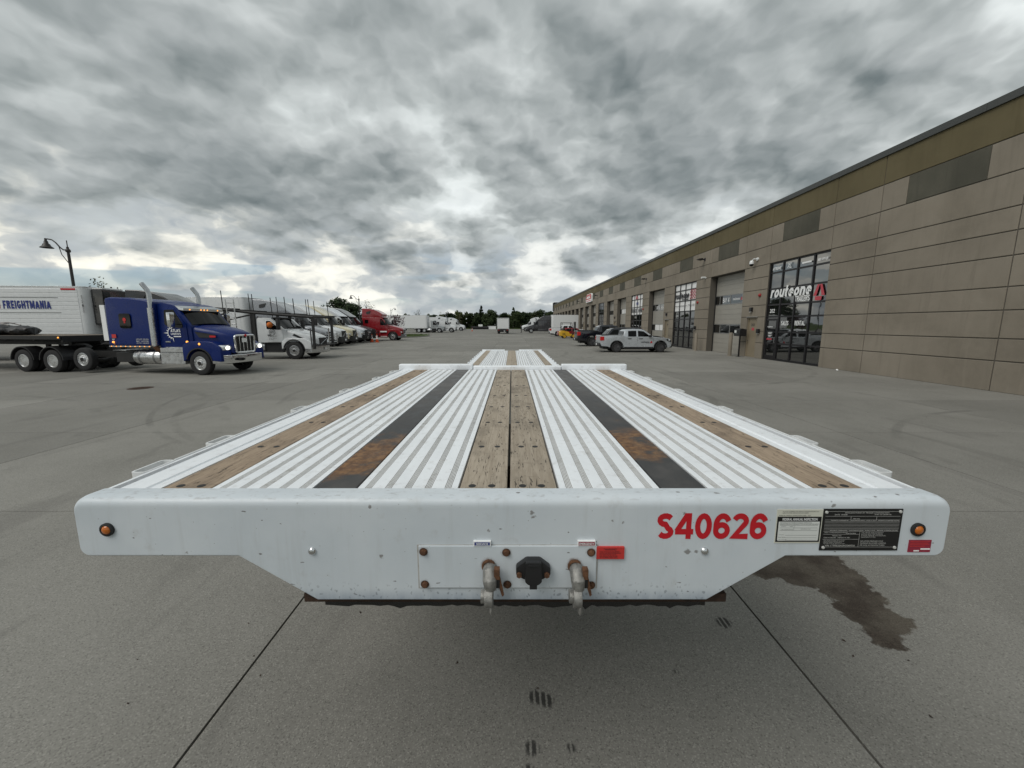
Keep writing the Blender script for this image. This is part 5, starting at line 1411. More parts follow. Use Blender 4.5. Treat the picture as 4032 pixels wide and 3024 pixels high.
# trailer behind the blue truck
FX, FY = -12.40 - 6.35 * math.cos(R(BA)), 17.08 - 6.35 * math.sin(R(BA))
FT = thing('dark_flatbed_trailer', 'black flatbed trailer coupled behind the blue truck, carrying rolled tarps', 'trailer', (FX, FY, 0), R(BA))
M['deck_wood'] = wood('worn_deck_boards', (.20, .17, .135), (.15, .125, .10), (.09, .075, .06))
for i in range(8):
    part('deck_board', MB().box(-9.4, 0, -1.22 + i * .305, -1.22 + (i + 1) * .305 - .008, 1.53, 1.56), M['deck_wood'], FT)
for s in (-1, 1):
    part('side_rail', MB().box(-9.4, .02, s * 1.225, s * 1.275, 1.40, 1.565), M['frame_black'], FT, bevel=.01)
    for k in range(7): part('reflector_tape', MB().box(-8.6 + k * .62, -8.35 + k * .62, s * 1.276, s * 1.279, 1.44, 1.49), M['text_white'] if k % 2 else M['lens_red'], FT)
    part('marker_lamp', MB().sphere((-3.6, s * 1.28, 1.46), .035, 8, 6), M['lamp_amber_lit'], FT)
    part('marker_lamp', MB().sphere((-.06, s * 1.28, 1.49), .03, 8, 6), M['lamp_amber_lit'], FT)
    part('beam', MB().box(-9.4, -.5, s * .45, s * .55, 1.16, 1.525), M['frame_black'], FT)
part('front_beam', MB().box(-.02, .05, -1.22, 1.22, 1.30, 1.56), M['frame_black'], FT)
for k in range(6): part('crossmember', MB().box(-9 + k * 1.5, -8.92 + k * 1.5, -1.2, 1.2, 1.36, 1.52), M['frame_black'], FT)
M['tarp'] = simple('black_tarp', (.022, .023, .025), .5, var=.4, nscale=5, bump=.5)
random.seed(3)
def lump(L_, W_, H_, seed):
    rnd = random.Random(seed); rings = []
    n = 14
    for i in range(n + 1):
        t = i / n
        k = math.sin(math.pi * min(1, max(0.02, t))) ** .35
        rg = []
        for j in range(16):
            a = 2 * math.pi * j / 16
            rr_ = 1 + rnd.uniform(-.13, .13)
            rg.append((-L_ / 2 + L_ * t + rnd.uniform(-.04, .04), W_ / 2 * k * rr_ * math.cos(a), max(0, H_ / 2 + H_ / 2 * k * rr_ * math.sin(a)) * (1 if k > .5 else k * 2)))
        rings.append(rg)
    return MB().loft(rings)
lab = ('largest folded black tarp bundle on the flatbed behind the blue truck', 'small crumpled black tarp roll nearest the blue sleeper', 'flat dark tarp bundle lying under the folded heap on the flatbed')
for (x, y_, L_, W_, H_), l in zip(((-4.9, -.35, 2.9, 1.5, .46), (-3.1, -.5, 1.3, .8, .42), (-5.4, .5, 3.0, 1.0, .40)), lab):
    o = single('tarp_bundle', lump(L_, W_, H_, int(-x * 7)), M['tarp'], l, 'tarp', 'tarps on the flatbed', smooth=45)
    o.location = (FX + x * math.cos(R(BA)) - y_ * math.sin(R(BA)), FY + x * math.sin(R(BA)) + y_ * math.cos(R(BA)), 1.562)
    o.rotation_euler = (0, 0, R(BA))
M['strap_grey'] = simple('grey_webbing', (.30, .28, .27), .8, var=.3)
o = thing('ladder_bundle', 'grey ladder bars lying over the folded tarp heap', 'ladder', (FX - 4.75 * math.cos(R(BA)), FY - 4.75 * math.sin(R(BA)), 1.98), R(BA + 2))
for k, y_ in enumerate((-.75, -.35)):
    part('rail', MB().tube([(-1.4, y_, -.06), (-.4, y_, .10), (.7, y_, .14), (1.3, y_, .02)], .03, 6), M['strap_grey'], o)
for k in range(7): part('rung', MB().tube([(-.9 + k * .32, -.75, .04 + .012 * k), (-.9 + k * .32, -.35, .04 + .012 * k)], .018, 6), M['strap_grey'], o)

# --- white reefer with blue lettering and its black tractor, behind the blue truck
FM = box_trailer('reefer_trailer', 'white slatted reefer trailer lettered FREIGHTMANIA in blue', (-23.7, 23.75, 0), R(5), 16.0, 'white', 'h', reefer=True)
yq_ = -1.29 - .022
stext('FREIGHTMANIA', (-4.15, yq_, 2.88), UX, UZ, 2.38, .44, M['blue_vinyl'], FM, weight=.24, gap=.13)
part('red_flash', MB().box(-4.75, -4.30, yq_ - .002, yq_, 2.90, 3.28), M['label_red'], FM)
part('rule_line', MB().box(-5.5, -1.35, yq_ - .002, yq_, 3.47, 3.49).box(-5.5, -1.30, yq_ - .002, yq_, 2.66, 2.68), M['text_dark'], FM)
for k, c_ in enumerate('529150'): text(c_, (-.20, -1.30, 3.48 - k * .16), (.9, -.3, 0), UZ, .10, .13, M['text_dark'], FM)
part('maker_plate', MB().box(-1.15, -.42, yq_ - .01, yq_, 3.90, 3.99), M['red_vinyl'], FM)
aero('black_semi_truck', 'black semi truck mostly hidden behind the blue truck, coupled to the lettered reefer', 'p_black', (-17.6, 24.3, 0), R(5))

# --- car hauler
CH = aero('car_hauler_truck', 'white car hauler truck carrying a black steel rack over its cab', 'p_white', (-12.75, 24.55, 0), R(0), 'volvo', 0, 1.74, 2.40, group=None, bumper='alu', axles=(-4.8, -6.1))
def post(x, s, z0, z1, r=.022): return part('rack_post', MB().tube([(x, s * 1.2, z0), (x - .05, s * 1.2, z1)], r, 6), M['frame_black'], CH)
for s in (-1, 1):
    part('rack_rail', MB().tube([(-7.2, s * 1.2, 2.95), (-4.0, s * 1.2, 2.88), (-2.3, s * 1.2, 2.70), (1.25, s * 1.2, 2.44)], .075, 8), M['frame_black'], CH, smooth=50)
    part('rack_rail', MB().tube([(-5.2, s * 1.15, 2.35), (-3.6, s * 1.2, 2.70)], .05, 8), M['frame_black'], CH)
    part('front_leg', MB().box(1.15, 1.27, s * 1.14, s * 1.26, .60, 2.45), M['frame_black'], CH)
    part('rear_leg', MB().box(-2.25, -2.13, s * 1.10, s * 1.24, .70, 2.72), M['frame_black'], CH)
    part('rear_leg', MB().box(-3.9, -3.78, s * 1.10, s * 1.24, .70, 2.88), M['frame_black'], CH)
    part('cylinder', MB().tube([(-2.05, s * 1.14, .9), (-2.0, s * 1.14, 2.5)], .05, 10), M['chrome'], CH)
    part('cylinder', MB().tube([(1.02, s * 1.14, .7), (1.0, s * 1.14, 1.8)], .04, 10), M['chrome'], CH)
    for x, z1 in ((-3.9, 3.95), (-2.15, 3.75), (-1.1, 3.55), (-.3, 3.60), (.2, 3.50), (1.05, 3.45)): post(x, s, 2.45, z1)
for x in (-6.5, -4.6, -2.9, -1.4, 0, 1.15):
    part('rack_crossbar', MB().box(x - .05, x + .05, -1.2, 1.2, 2.40 + (1.15 - x) * .09, 2.50 + (1.15 - x) * .09), M['frame_black'], CH)
part('front_step', MB().box(1.14, 1.5, -1.25, 1.25, .78, .84), M['frame_black'], CH)
lad = part('ladder', MB().tube([(-3.55, -1.36, 1.6), (-3.62, -1.36, 3.45)], .03, 6).tube([(-3.12, -1.36, 1.6), (-3.16, -1.36, 3.45)], .03, 6), M['alu'], CH)
for k in range(6): part('rung', MB().tube([(-3.56 - k * .01, -1.36, 1.75 + k * .3), (-3.13, -1.36, 1.75 + k * .3)], .022, 6), M['alu'], lad)
stext('UT', (-1.28, -1.235, 1.52), UX, UZ, .2, .12, M['text_dark'], CH)
part('ring_emblem', MB().tube([(-1.18 + .17 * math.cos(R(a)), -1.235, 1.58 + .17 * math.sin(R(a))) for a in range(0, 360, 20)], .014, 5, closed=True), M['text_dark'], CH)
text('LS TRANSPORT', (-1.44, -1.235, 1.32), UX, UZ, .52, .06, M['text_dark'], CH)
text('USDOT 3041531\nMC 704151', (-1.40, -1.235, 1.12), UX, UZ, .46, .14, M['text_dark'], CH)
text('011', (-.42, -1.13, 1.62), UX, UZ, .2, .10, M['text_dark'], CH)
M['orange'] = simple('orange_fabric', (.55, .14, .02), .8, var=.2)
part('orange_jacket', MB().sphere((-1.30, -1.195, 2.0), .17, 10, 8, 1.0), M['orange'], CH, smooth=60)

# --- row of parked tractors
V = 'tractors parked in the row along the lot'
aero('silver_semi_truck', 'silver-grey semi truck with chrome bull bar, first behind the car hauler rack', 'p_silver', (-16.05, 32.8, 0), 0, bull='chrome', group=V)
VW = aero('white_semi_truck', 'white semi truck with dark hood slash, between the silver and cream trucks', 'p_white', (-16.95, 37.7, 0), 0, group=V)
copy_tree(VW, 'cream semi truck parked between two white ones', (-17.3, 41.2, 0), 0, remat={'white_truck_paint': M['p_cream']}).name = 'cream_semi_truck'
aero('white_semi_truck', 'white semi truck with black bull bar, next to the cream truck', 'p_white2', (-17.4, 44.8, 0), 0, bull='black', group=V)
aero('dark_semi_truck', 'dark grey semi truck with bull bar squeezed beside the red truck', 'p_dark', (-17.75, 48.3, 0), 0, bull='black', group=V)
RT = aero('red_semi_truck', 'dark red semi truck with sleeper and grey bumper parked at the end of the row', 'p_red', (-14.9, 51.3, 0), 0, 'cascadia', 2.2, group=V)
for s in (-1, 1):
    part('white_stripe', MB().box(-1.55, -.72, s * 1.196, s * 1.222, 1.04, 1.2), M['text_white'], RT)
    part('white_stripe', MB().box(-1.55, -.72, s * 1.13, s * 1.16, .50, .56), M['text_white'], RT)
box_trailer('dry_van_trailer', 'white panelled dry van trailer behind the silver truck', (-20.75, 32.8, 0), 0, 15.5, 'white', 'v', group='white van trailers on the left')
box_trailer('dry_van_trailer', 'white dry van trailer behind the white truck beside the silver one', (-22.6, 37.7, 0), 0, 15.5, 'white', None, group='white van trailers on the left')
# --- far side of the lot
box_trailer('dry_van_trailer', 'long white van trailer broadside beyond the flowering tree', (-20.1, 97.0, 0), R(-2), 15.6, 'white', 'v', group='white van trailers on the left')
DC = aero('grey_day_cab_truck', 'pale grey day cab truck pulling the broadside white trailer', 'p_grey', (-17.3, 97.0, 0), R(-2), 'cascadia', 0, 1.85, 2.85, axles=(-3.6, -4.9))
WC = aero('white_semi_truck', 'white sleeper truck just behind the pale grey day cab', 'p_white', (-15.0, 100.5, 0), 0, 'cascadia', 2.2, axles=(-4.6, -5.9))
box_trailer('dry_van_trailer', 'white van trailer with dark front edge behind the far white sleeper truck', (-19.7, 122.5, 0), 0, 15.5, 'white', None, group='white van trailers on the left')
copy_tree(WC, 'far white sleeper truck parked right of the grey day cab', (-15.4, 122.5, 0), 0)
box_trailer('dry_van_trailer', 'small distant grey trailer left of the tree line', (-22.5, 148.0, 0), 0, 14.0, 'p_grey', None, group='white van trailers on the left')
copy_tree(WC, 'distant dark truck nose in front of the small grey trailer', (-18.4, 148.0, 0), 0, remat={'white_truck_paint': M['p_dark']}).name = 'dark_semi_truck'
aero('dark_semi_truck', 'dark grey sleeper truck facing left near the warehouse end', 'p_dark', (4.35, 92.2, 0), R(180), 'volvo', 2.75, vent=False)
box_trailer('dry_van_trailer', 'white trailer backed into the warehouse door behind the dark grey truck', (8.9, 92.1, 0), R(180), 14.5, 'white', 'v')
copy_tree(WC, 'white truck partly hidden behind the dark grey truck, near the grass', (3.9, 116.0, 0), R(180))
# ------------------------------------------------------------------ pickups and cars
M['rim_dark'] = simple('dark_alloy_rim', (.10, .10, .105), .35, .7, var=.15)
def arch(cx, r, zc, z_end, n=9):
    a0 = math.asin(max(-1, min(1, (z_end - zc) / r)))
    return [(cx + r * math.cos(a0 + (math.pi - 2 * a0) * i / n), zc + r * math.sin(a0 + (math.pi - 2 * a0) * i / n)) for i in range(n + 1)]
def light_vehicle(name, label, cat, pm, loc, rz, kind='pickup', sx=1, sy=1, sz=1, rear_only=False, rimm='rim_dark', group=None, dark_trim=True):
    """origin on the ground under the rear axle; +x forward; wheelbase 3.08"""
    t_ = thing(name, label, cat, loc, rz, 1, group)
    t_.scale = (sx, sy, sz)
    pt = M[pm]
    wl = lambda p, q: .90 - .10 * max(0, (p - 3.2) / .7) ** 2 - .03 * max(0, (-p - .9) / .26) - .05 * max(0, q - .95)
    zb_ = 1.22 if kind == 'pickup' else 1.08
    back = [(-1.08, .46), (-1.15, .62), (-1.15, zb_ - .04), (-1.10, zb_)]
    belt = [(.46, zb_), (.50, 1.12), (2.58, 1.11), (3.30, 1.05), (3.68, .98), (3.84, .88), (3.89, .68), (3.87, .46), (3.74, .36)] if kind == 'pickup' else [(2.58, 1.10), (3.30, 1.02), (3.68, .95), (3.84, .86), (3.89, .68), (3.87, .46), (3.74, .36)]
    poly = back + belt + [(3.52, .34)] + arch(3.08, .43, .39, .34) + arch(0, .43, .39, .34) + [(-.62, .42)]
    hull('body', poly, wl, pt, t_, bevel=.045, segs=3, smooth=45)
    if kind == 'pickup':
        gp = [(.47, 1.10), (.56, 1.52), (.72, 1.63), (1.20, 1.665), (1.72, 1.645), (1.98, 1.58), (2.62, 1.10)]
    else:
        gp = [(-1.06, 1.06), (-.62, 1.54), (-.35, 1.66), (.5, 1.70), (1.6, 1.67), (1.95, 1.58), (2.62, 1.09)]
    wg = lambda p, q: .845 - .28 * max(0, q - 1.1) - .02
    hull('roof', gp, wg, pt, t_, bevel=.05, segs=3, smooth=45)
    for s in (-1, 1):
        if kind == 'pickup':
            wins = [[(.80, 1.13), (.80, 1.52), (1.38, 1.54), (1.38, 1.13)], [(1.50, 1.13), (1.50, 1.54), (1.90, 1.49), (2.38, 1.13)]]
        else:
            wins = [[(-.78, 1.12), (-.42, 1.50), (.02, 1.54), (-.02, 1.12)], [(.12, 1.12), (.16, 1.55), (1.0, 1.56), (1.0, 1.12)], [(1.12, 1.12), (1.12, 1.56), (1.85, 1.50), (2.36, 1.12)]]
        for w_ in wins: side_pane('window', roundpoly(w_, .04, 3), wg, M['glass'], t_, s, .012, 0)
        for a, b in (((.66, 1.44), (1.46, 2.52)) if kind == 'pickup' else ((.10, 1.06), (1.10, 2.40))):
            dr = side_pane('door', roundpoly([(a, .40), (a, 1.09), (b, 1.09), (b, .40)], .05, 3), wl, pt, t_, s, .007, .01)
            part('handle', MB().box(a + .10, a + .36, s * (.905), s * (.925), .965, 1.0), M['plastic'], dr)
        part('sill', MB().prism([(.52, .28), (2.58, .28), (2.58, .40), (.52, .40)], 'y', s * .80, s * .905), M['plastic'], t_)
        for cx in (0, 3.08):
            a_ = arch(cx, .43, .39, .34); b_ = arch(cx, .48, .39, .34)
            part('arch_trim', MB().prism(a_ + list(reversed(b_)), 'y', s * .84, s * .915), M['plastic'] if dark_trim else pt, t_)
            wheel(t_, (cx, s * .79, .365), .365, .23, s, 'car', rimmat=M[rimm])
        part('tail_light', MB().prism(roundpoly([(-1.165, .84), (-.90, .86), (-.90, 1.12), (-1.165, 1.14)], .03, 2), 'y', s * .66, s * .90), M['lens_red'], t_, bevel=.01)
        part('headlight', MB().prism(roundpoly([(3.52, .84), (3.84, .74), (3.84, .86), (3.52, .98)], .03, 2), 'y', s * .55, s * .875), M['plastic'], t_, bevel=.01)
        part('lamp', MB().sphere((3.70, s * .84, .87), .07), M['lens_clear'], t_)
        part('mirror', MB().box(2.22, 2.40, s * .92, s * 1.06, 1.10, 1.24), M['plastic'], t_, bevel=.02)
    screen('windscreen', 2.56, 1.135, 2.02, 1.56, .70, .62, M['glass'], t_, .06)
    if kind == 'pickup':
        part('bed_rail', MB().box(-1.10, .45, -.87, -.78, 1.20, 1.245).box(-1.10, .45, .78, .87, 1.20, 1.245).box(-1.12, -1.04, -.78, .78, 1.20, 1.245), M['plastic'], t_)
        part('bed_cover', MB().box(-1.04, .45, -.78, .78, 1.222, 1.228), M['frame_black'], t_)  # dark cover panel at rail height, added in place of the open bed
        part('rear_glass', MB().add([(.455, -.62, 1.27), (.455, .62, 1.27), (.535, .56, 1.50), (.535, -.56, 1.50)], [(3, 2, 1, 0)]), M['glass'], t_)
        part('tailgate', MB().box(-1.165, -1.14, -.63, .63, .72, 1.18), pt, t_, bevel=.01)
    else:
        part('rear_glass', MB().add([(-1.02, -.66, 1.14), (-1.02, .66, 1.14), (-.68, .58, 1.50), (-.68, -.58, 1.50)], [(3, 2, 1, 0)]), M['glass'], t_)
        part('tailgate', MB().box(-1.165, -1.14, -.63, .63, .60, 1.04), pt, t_, bevel=.01)
    rb = part('rear_bumper', MB().box(-1.26, -1.05, -.86, .86, .42, .66), M['plastic'] if kind == 'pickup' else pt, t_, bevel=.05, smooth=40)
    part('number_plate', MB().box(-1.265, -1.261, -.16, .16, .50, .62), M['text_white'], rb)
    part('front_bumper', MB().box(3.70, 3.95, -.80, .80, .34, .60), M['plastic'], t_, bevel=.06, smooth=40)
    part('grille', MB().box(3.80, 3.90, -.55, .55, .64, .86), M['mesh_dark'], t_, bevel=.02)
    part('underbody', MB().box(-.9, 3.6, -.62, .62, .24, .50), M['frame_black'], t_)
    return t_
MV = light_vehicle('pickup_truck', 'pale silver pickup truck with route lettering on its door, nose to the warehouse', 'pickup', 'p_palesilver', (7.62, 29.95, 0), 0, sx=1.03, sy=1.0, sz=1.02)
stext('routeone', (1.70, -.915, .70), UX, UZ, .58, .10, M['text_dark'], MV, weight=.2, shear=.2)
text('TRAILERS', (2.06, -.915, .64), UX, UZ, .22, .035, M['text_dark'], MV)
stext('A', (2.34, -.913, .66), UX, UZ, .16, .16, M['red_vinyl'], MV, weight=.24)
light_vehicle('suv', 'black sport utility vehicle between the silver and black pickups', 'car', 'p_navy', (8.7, 33.6, 0), 0, 'suv', 1.0, 1.0, 1.04)
light_vehicle('pickup_truck', 'tall black pickup truck behind the silver pickup', 'pickup', 'p_navy', (7.45, 38.3, 0), 0, sx=1.18, sy=1.1, sz=1.18)
light_vehicle('pickup_truck', 'white pickup truck with its tail behind the yellow forklift', 'pickup', 'p_white', (7.7, 68.4, 0), 0, sx=1.2, sy=1.12, sz=1.14, dark_trim=False)
light_vehicle('parked_car', 'red car with only its tail showing behind the yellow forklift', 'car', 'p_red', (8.3, 63.2, 0), 0, 'suv', .95, 1.0, .86, dark_trim=False)

# ------------------------------------------------------------------ forklift
FL = thing('forklift', 'yellow forklift with black overhead guard and mast facing the warehouse', 'forklift', (7.55, 58.4, 0), R(4), 1.05)
M['p_fork_grey'] = M['frame_black']
part('counterweight', MB().prism(roundpoly([(-.62, .32), (-.66, .95), (-.40, 1.08), (.10, 1.05), (.10, .30)], .12, 4), 'y', -.52, .52), M['p_yellow'], FL, bevel=.06, smooth=45)
part('body', MB().prism(roundpoly([(.10, .28), (.10, .98), (.55, .92), (.75, .62), (1.28, .58), (1.32, .28)], .05, 3), 'y', -.50, .50), M['p_yellow'], FL, bevel=.03, smooth=45)
part('seat', MB().prism([(-.02, 1.05), (.42, 1.0), (.42, 1.12), (.10, 1.14), (.02, 1.55), (-.10, 1.54)], 'y', -.24, .24), M['plastic'], FL, bevel=.03)
gd = part('overhead_guard', MB().box(-.42, 1.02, -.50, -.44, 2.08, 2.15).box(-.42, 1.02, .44, .50, 2.08, 2.15), M['frame_black'], FL)
for s in (-1, 1):
    part('guard_post', MB().tube([(-.40, s * .47, 1.0), (-.36, s * .47, 2.1)], .035, 6), M['frame_black'], gd)
    part('guard_post', MB().tube([(1.18, s * .47, .60), (.98, s * .47, 2.1)], .035, 6), M['frame_black'], gd)
for k in range(8): part('guard_bar', MB().box(-.36 + k * .19, -.32 + k * .19, -.44, .44, 2.09, 2.13), M['frame_black'], gd)
ms = part('mast', MB().box(1.44, 1.56, -.42, -.32, .10, 2.25).box(1.44, 1.56, .32, .42, .10, 2.25).box(1.46, 1.54, -.32, .32, 2.15, 2.24).box(1.46, 1.54, -.32, .32, 1.1, 1.18), M['frame_black'], FL)
part('lift_cylinder', MB().cyl((1.48, 0, 1.15), .05, 2.0, 'z', 10), M['steel_grey'], ms)
part('carriage', MB().box(1.57, 1.62, -.45, .45, .25, .32).box(1.57, 1.62, -.45, .45, .62, .70), M['frame_black'], ms)
for s in (-1, 1):
    part('fork', MB().box(1.63, 1.68, s * .20, s * .32, .06, .75).box(1.68, 2.7, s * .20, s * .32, .06, .10), M['frame_black'], ms)
    wheel(FL, (0, s * .42, .27), .27, .18, s, 'car', rimmat=M['p_yellow']); wheel(FL, (1.28, s * .46, .33), .33, .22, s, 'car', rimmat=M['p_yellow'])
part('steering_wheel', MB().tube([(.80 + .05 * math.sin(R(a)), .17 * math.cos(R(a)), 1.25 + .16 * math.sin(R(a))) for a in range(0, 360, 30)], .02, 6, closed=True), M['plastic'], FL)
part('gas_bottle', MB().lathe([(0, -.38), (.15, -.36), (.15, .30), (.10, .38), (0, .40)], (-.30, 0, 1.24), 'y', 14), M['steel_grey'], FL, smooth=40)
part('black_stripe', MB().box(-.30, .09, -.53, -.521, .55, .66), M['plastic'], FL)

# ------------------------------------------------------------------ box truck seen from behind
BX = thing('box_truck', 'white box truck driving away, seen square from behind', 'truck', (-1.9, 85.0, 0), R(90))
part('cargo_box', MB().box(0, 6.0, -1.28, 1.28, .98, 3.34), M['white'], BX, bevel=.03)
fr_ = part('rear_frame', MB().box(-.03, .0, -1.28, -1.16, .98, 3.34).box(-.03, .0, 1.16, 1.28, .98, 3.34).box(-.03, .0, -1.16, 1.16, 3.14, 3.34), M['alu'], BX)
for k in range(6): part('door_section', MB().box(-.02, .0, -1.15, 1.15, 1.02 + k * .353, 1.02 + (k + 1) * .353 - .012), M['white'], fr_)
part('chassis', MB().box(.1, 7.6, -.45, .45, .62, .95), M['frame_black'], BX)
part('rear_bumper', MB().box(-.12, .06, -1.22, 1.22, .50, .66).box(-.06, .06, -1.20, 1.20, .68, .95), M['frame_black'], BX)
part('lift_gate', MB().box(-.10, -.04, -1.0, 1.0, .97, 1.10), M['steel_grey'], BX)
for s in (-1, 1):
    part('tail_light', MB().box(-.14, -.125, s * .80, s * 1.05, .74, .84), M['lens_red'], BX)
    part('mud_flap', MB().box(.55, .56, s * .60, s * 1.20, .28, .75), M['rubber'], BX)
    for y_ in (1.05, .78): wheel(BX, (1.3, s * y_, .46), .46, .24, s, 'drive' if y_ > 1 else 'steer')
    wheel(BX, (6.9, s * .98, .46), .46, .24, s, 'steer')
part('axle', MB().cyl((1.3, 0, .46), .1, 1.8, 'y', 8), M['frame_black'], BX)
part('cab', MB().prism(roundpoly([(6.02, .75), (6.02, 2.35), (6.9, 2.40), (7.6, 1.65), (8.2, 1.45), (8.25, .75)], .1, 3), 'y', -1.05, 1.05), M['white'], BX, bevel=.05, smooth=40)
part('number_plate', MB().box(-.135, -.125, -.45, -.15, .52, .64), M['text_white'], BX)
for k in (-.3, 0, .3): part('marker_light', MB().box(-.04, -.031, k - .04, k + .04, 3.22, 3.26), M['lens_red'], BX)

# ------------------------------------------------------------------ street lamps
M['lamp_bronze'] = simple('dark_bronze_paint', (.022, .019, .018), .5, var=.2)
def street_lamp(label, loc, h=8.0, rz=0, k=1.0):
    t_ = thing('street_lamp', label, 'street lamp', loc, rz, k, 'bell-shaped street lamps around the lot')
    part('pole', MB().lathe([(.16, 0), (.16, .5), (.11, .6), (.085, h - .6), (.075, h), (.03, h + .05), (.03, h + .45), (0, h + .5)], n=14), M['lamp_bronze'], t_, smooth=40)
    part('collar', MB().lathe([(.13, 0), (.15, .06), (.15, .16), (.09, .24)], (0, 0, h - .35), n=12), M['lamp_bronze'], t_)
    pts = [(0, 0, h - .2), (-.33, 0, h - .18), (-.55, 0, h + .0), (-.80, 0, h + .32), (-1.05, 0, h + .52), (-1.35, 0, h + .58), (-1.5, 0, h + .58)]
    part('arm', MB().tube(pts, .045, 8), M['lamp_bronze'], t_, smooth=50)
    part('brace', MB().tube([(0, 0, h - 1.25), (-.5, 0, h - .5), (-.62, 0, h + .08)], .025, 6), M['lamp_bronze'], t_)
    hd = part('lamp_shade', MB().lathe([(.05, .05), (.07, 0), (.07, -.10), (.11, -.17), (.13, -.31), (.20, -.37), (.23, -.48), (.38, -.61), (.36, -.63), (.22, -.50)], (-1.5, 0, h + .58), n=18), M['lamp_bronze'], t_, smooth=50)
    part('bulb', MB().sphere((-1.5, 0, h + .10), .11, 10, 8), M['lens_clear'], hd)
    return t_
street_lamp('tall dark bell street lamp rising behind the lettered reefer', (-32.2, 30.0, 0), 7.55, 0, 1.0)
street_lamp('dark bell street lamp standing behind the red truck', (-29.4, 78.0, 0), 6.9, 0, 1.0)
street_lamp('small far bell street lamp above the broadside trailer', (-42.5, 142.0, 0), 7.0, R(180), 1.0)

# ------------------------------------------------------------------ traffic cones, person, kerbed island, low things by the grass
M['cone_orange'] = simple('cone_orange', (.60, .085, .015), .5, var=.1)
def cone(label, loc):
    t_ = thing('traffic_cone', label, 'traffic cone', loc, random.uniform(0, 1), 1.25, 'orange traffic cones')
    part('base', MB().prism(rrect(.38, .38, .05, 2), 'z', 0, .035), M['cone_orange'], t_)
    part('body', MB().lathe([(.135, .035), (.03, .72), (.0, .73)], n=16), M['cone_orange'], t_, smooth=40)
    part('collar', MB().lathe([(.098, .30), (.074, .46), (.0725, .46), (.0965, .30)], n=16, close=True), M['text_white'], t_)
    part('collar', MB().lathe([(.0665, .51), (.053, .60), (.0515, .60), (.065, .51)], n=16, close=True), M['text_white'], t_)
cone('orange traffic cone standing clear in front of the red truck', (-15.3, 45.4, 0))
cone('orange traffic cone close to the black bull bar', (-16.1, 46.0, 0))
cone('lone distant orange cone near the far trucks', (-11.6, 117.0, 0))
def figure():
    pts = {'pel': (0, 0, .95), 'chest': (0, 0, 1.32), 'neck': (.01, 0, 1.48), 'head': (.02, 0, 1.60), 'top': (.02, 0, 1.70), 'hl': (0, .10, .90), 'kl': (.03, .11, .49), 'al': (-.02, .11, .08), 'fl': (.14, .12, .03), 'hr': (0, -.10, .90), 'kr': (.0, -.12, .49), 'ar': (-.05, -.12, .08), 'fr': (.11, -.13, .03),
           'sl': (0, .19, 1.40), 'el': (-.02, .24, 1.12), 'wl': (.08, .24, .88), 'sr': (0, -.19, 1.40), 'er': (-.02, -.24, 1.12), 'wr': (.08, -.24, .88)}
    rad = {'pel': .15, 'chest': .16, 'neck': .055, 'head': .095, 'top': .07, 'hl': .10, 'kl': .065, 'al': .05, 'fl': .04, 'hr': .10, 'kr': .065, 'ar': .05, 'fr': .04, 'sl': .075, 'el': .05, 'wl': .04, 'sr': .075, 'er': .05, 'wr': .04}
    ed = [('pel', 'chest'), ('chest', 'neck'), ('neck', 'head'), ('head', 'top'), ('pel', 'hl'), ('hl', 'kl'), ('kl', 'al'), ('al', 'fl'), ('pel', 'hr'), ('hr', 'kr'), ('kr', 'ar'), ('ar', 'fr'), ('chest', 'sl'), ('sl', 'el'), ('el', 'wl'), ('chest', 'sr'), ('sr', 'er'), ('er', 'wr')]
    names = list(pts)
    me = bpy.data.meshes.new('body')
    me.from_pydata([pts[n] for n in names], [(names.index(a), names.index(b)) for a, b in ed], [])
    o = bpy.data.objects.new('body', me); col_.objects.link(o)
    o.modifiers.new('skin', 'SKIN'); o.modifiers.new('sub', 'SUBSURF').render_levels = 1
    for i, n in enumerate(names):
        me.skin_vertices[0].data[i].radius = (rad[n], rad[n])
    me.skin_vertices[0].data[0].use_root = True
    me.materials.append(simple('dark_work_clothes', (.02, .021, .025), .85, var=.2))
    return o
per = thing('person', 'person in dark clothes standing in front of the dark grey truck', 'person', (2.2, 95.5, 0), R(200))
b_ = figure(); b_.parent = per
skin_m = simple('skin', (.36, .22, .16), .6)
part('face', MB().sphere((.075, 0, 1.60), .075, 10, 8, 1.25), skin_m, b_, smooth=60)
for s in (-1, 1):
    part('hand', MB().sphere((.10, s * .24, .82), .042, 8, 6, 1.5), skin_m, b_, smooth=60)
    part('shoe', MB().box(-.08, .20, s * .12 - .045, s * .12 + .045, 0, .07), M['plastic'], b_, bevel=.02)
part('hair', MB().sphere((.0, 0, 1.655), .10, 10, 8, .8), M['plastic'], b_, smooth=60)
isl = [(-40, 60.5), (-16.2, 60.0), (-14.6, 62.5), (-14.0, 67.0), (-14.6, 72.0), (-17, 76.5), (-22, 78), (-40, 79)]
isl = roundpoly(isl, 2.2, 5)
cxi, cyi = -27, 69
struct('kerb', MB().prism(isl, 'z', -.02, .13), M['slab'], bevel=.02, segs=1)
struct('grass_island', MB().prism([(cxi + (p - cxi) * .985, cyi + (q - cyi) * .965) for p, q in isl], 'z', .05, .15), M['grass'])
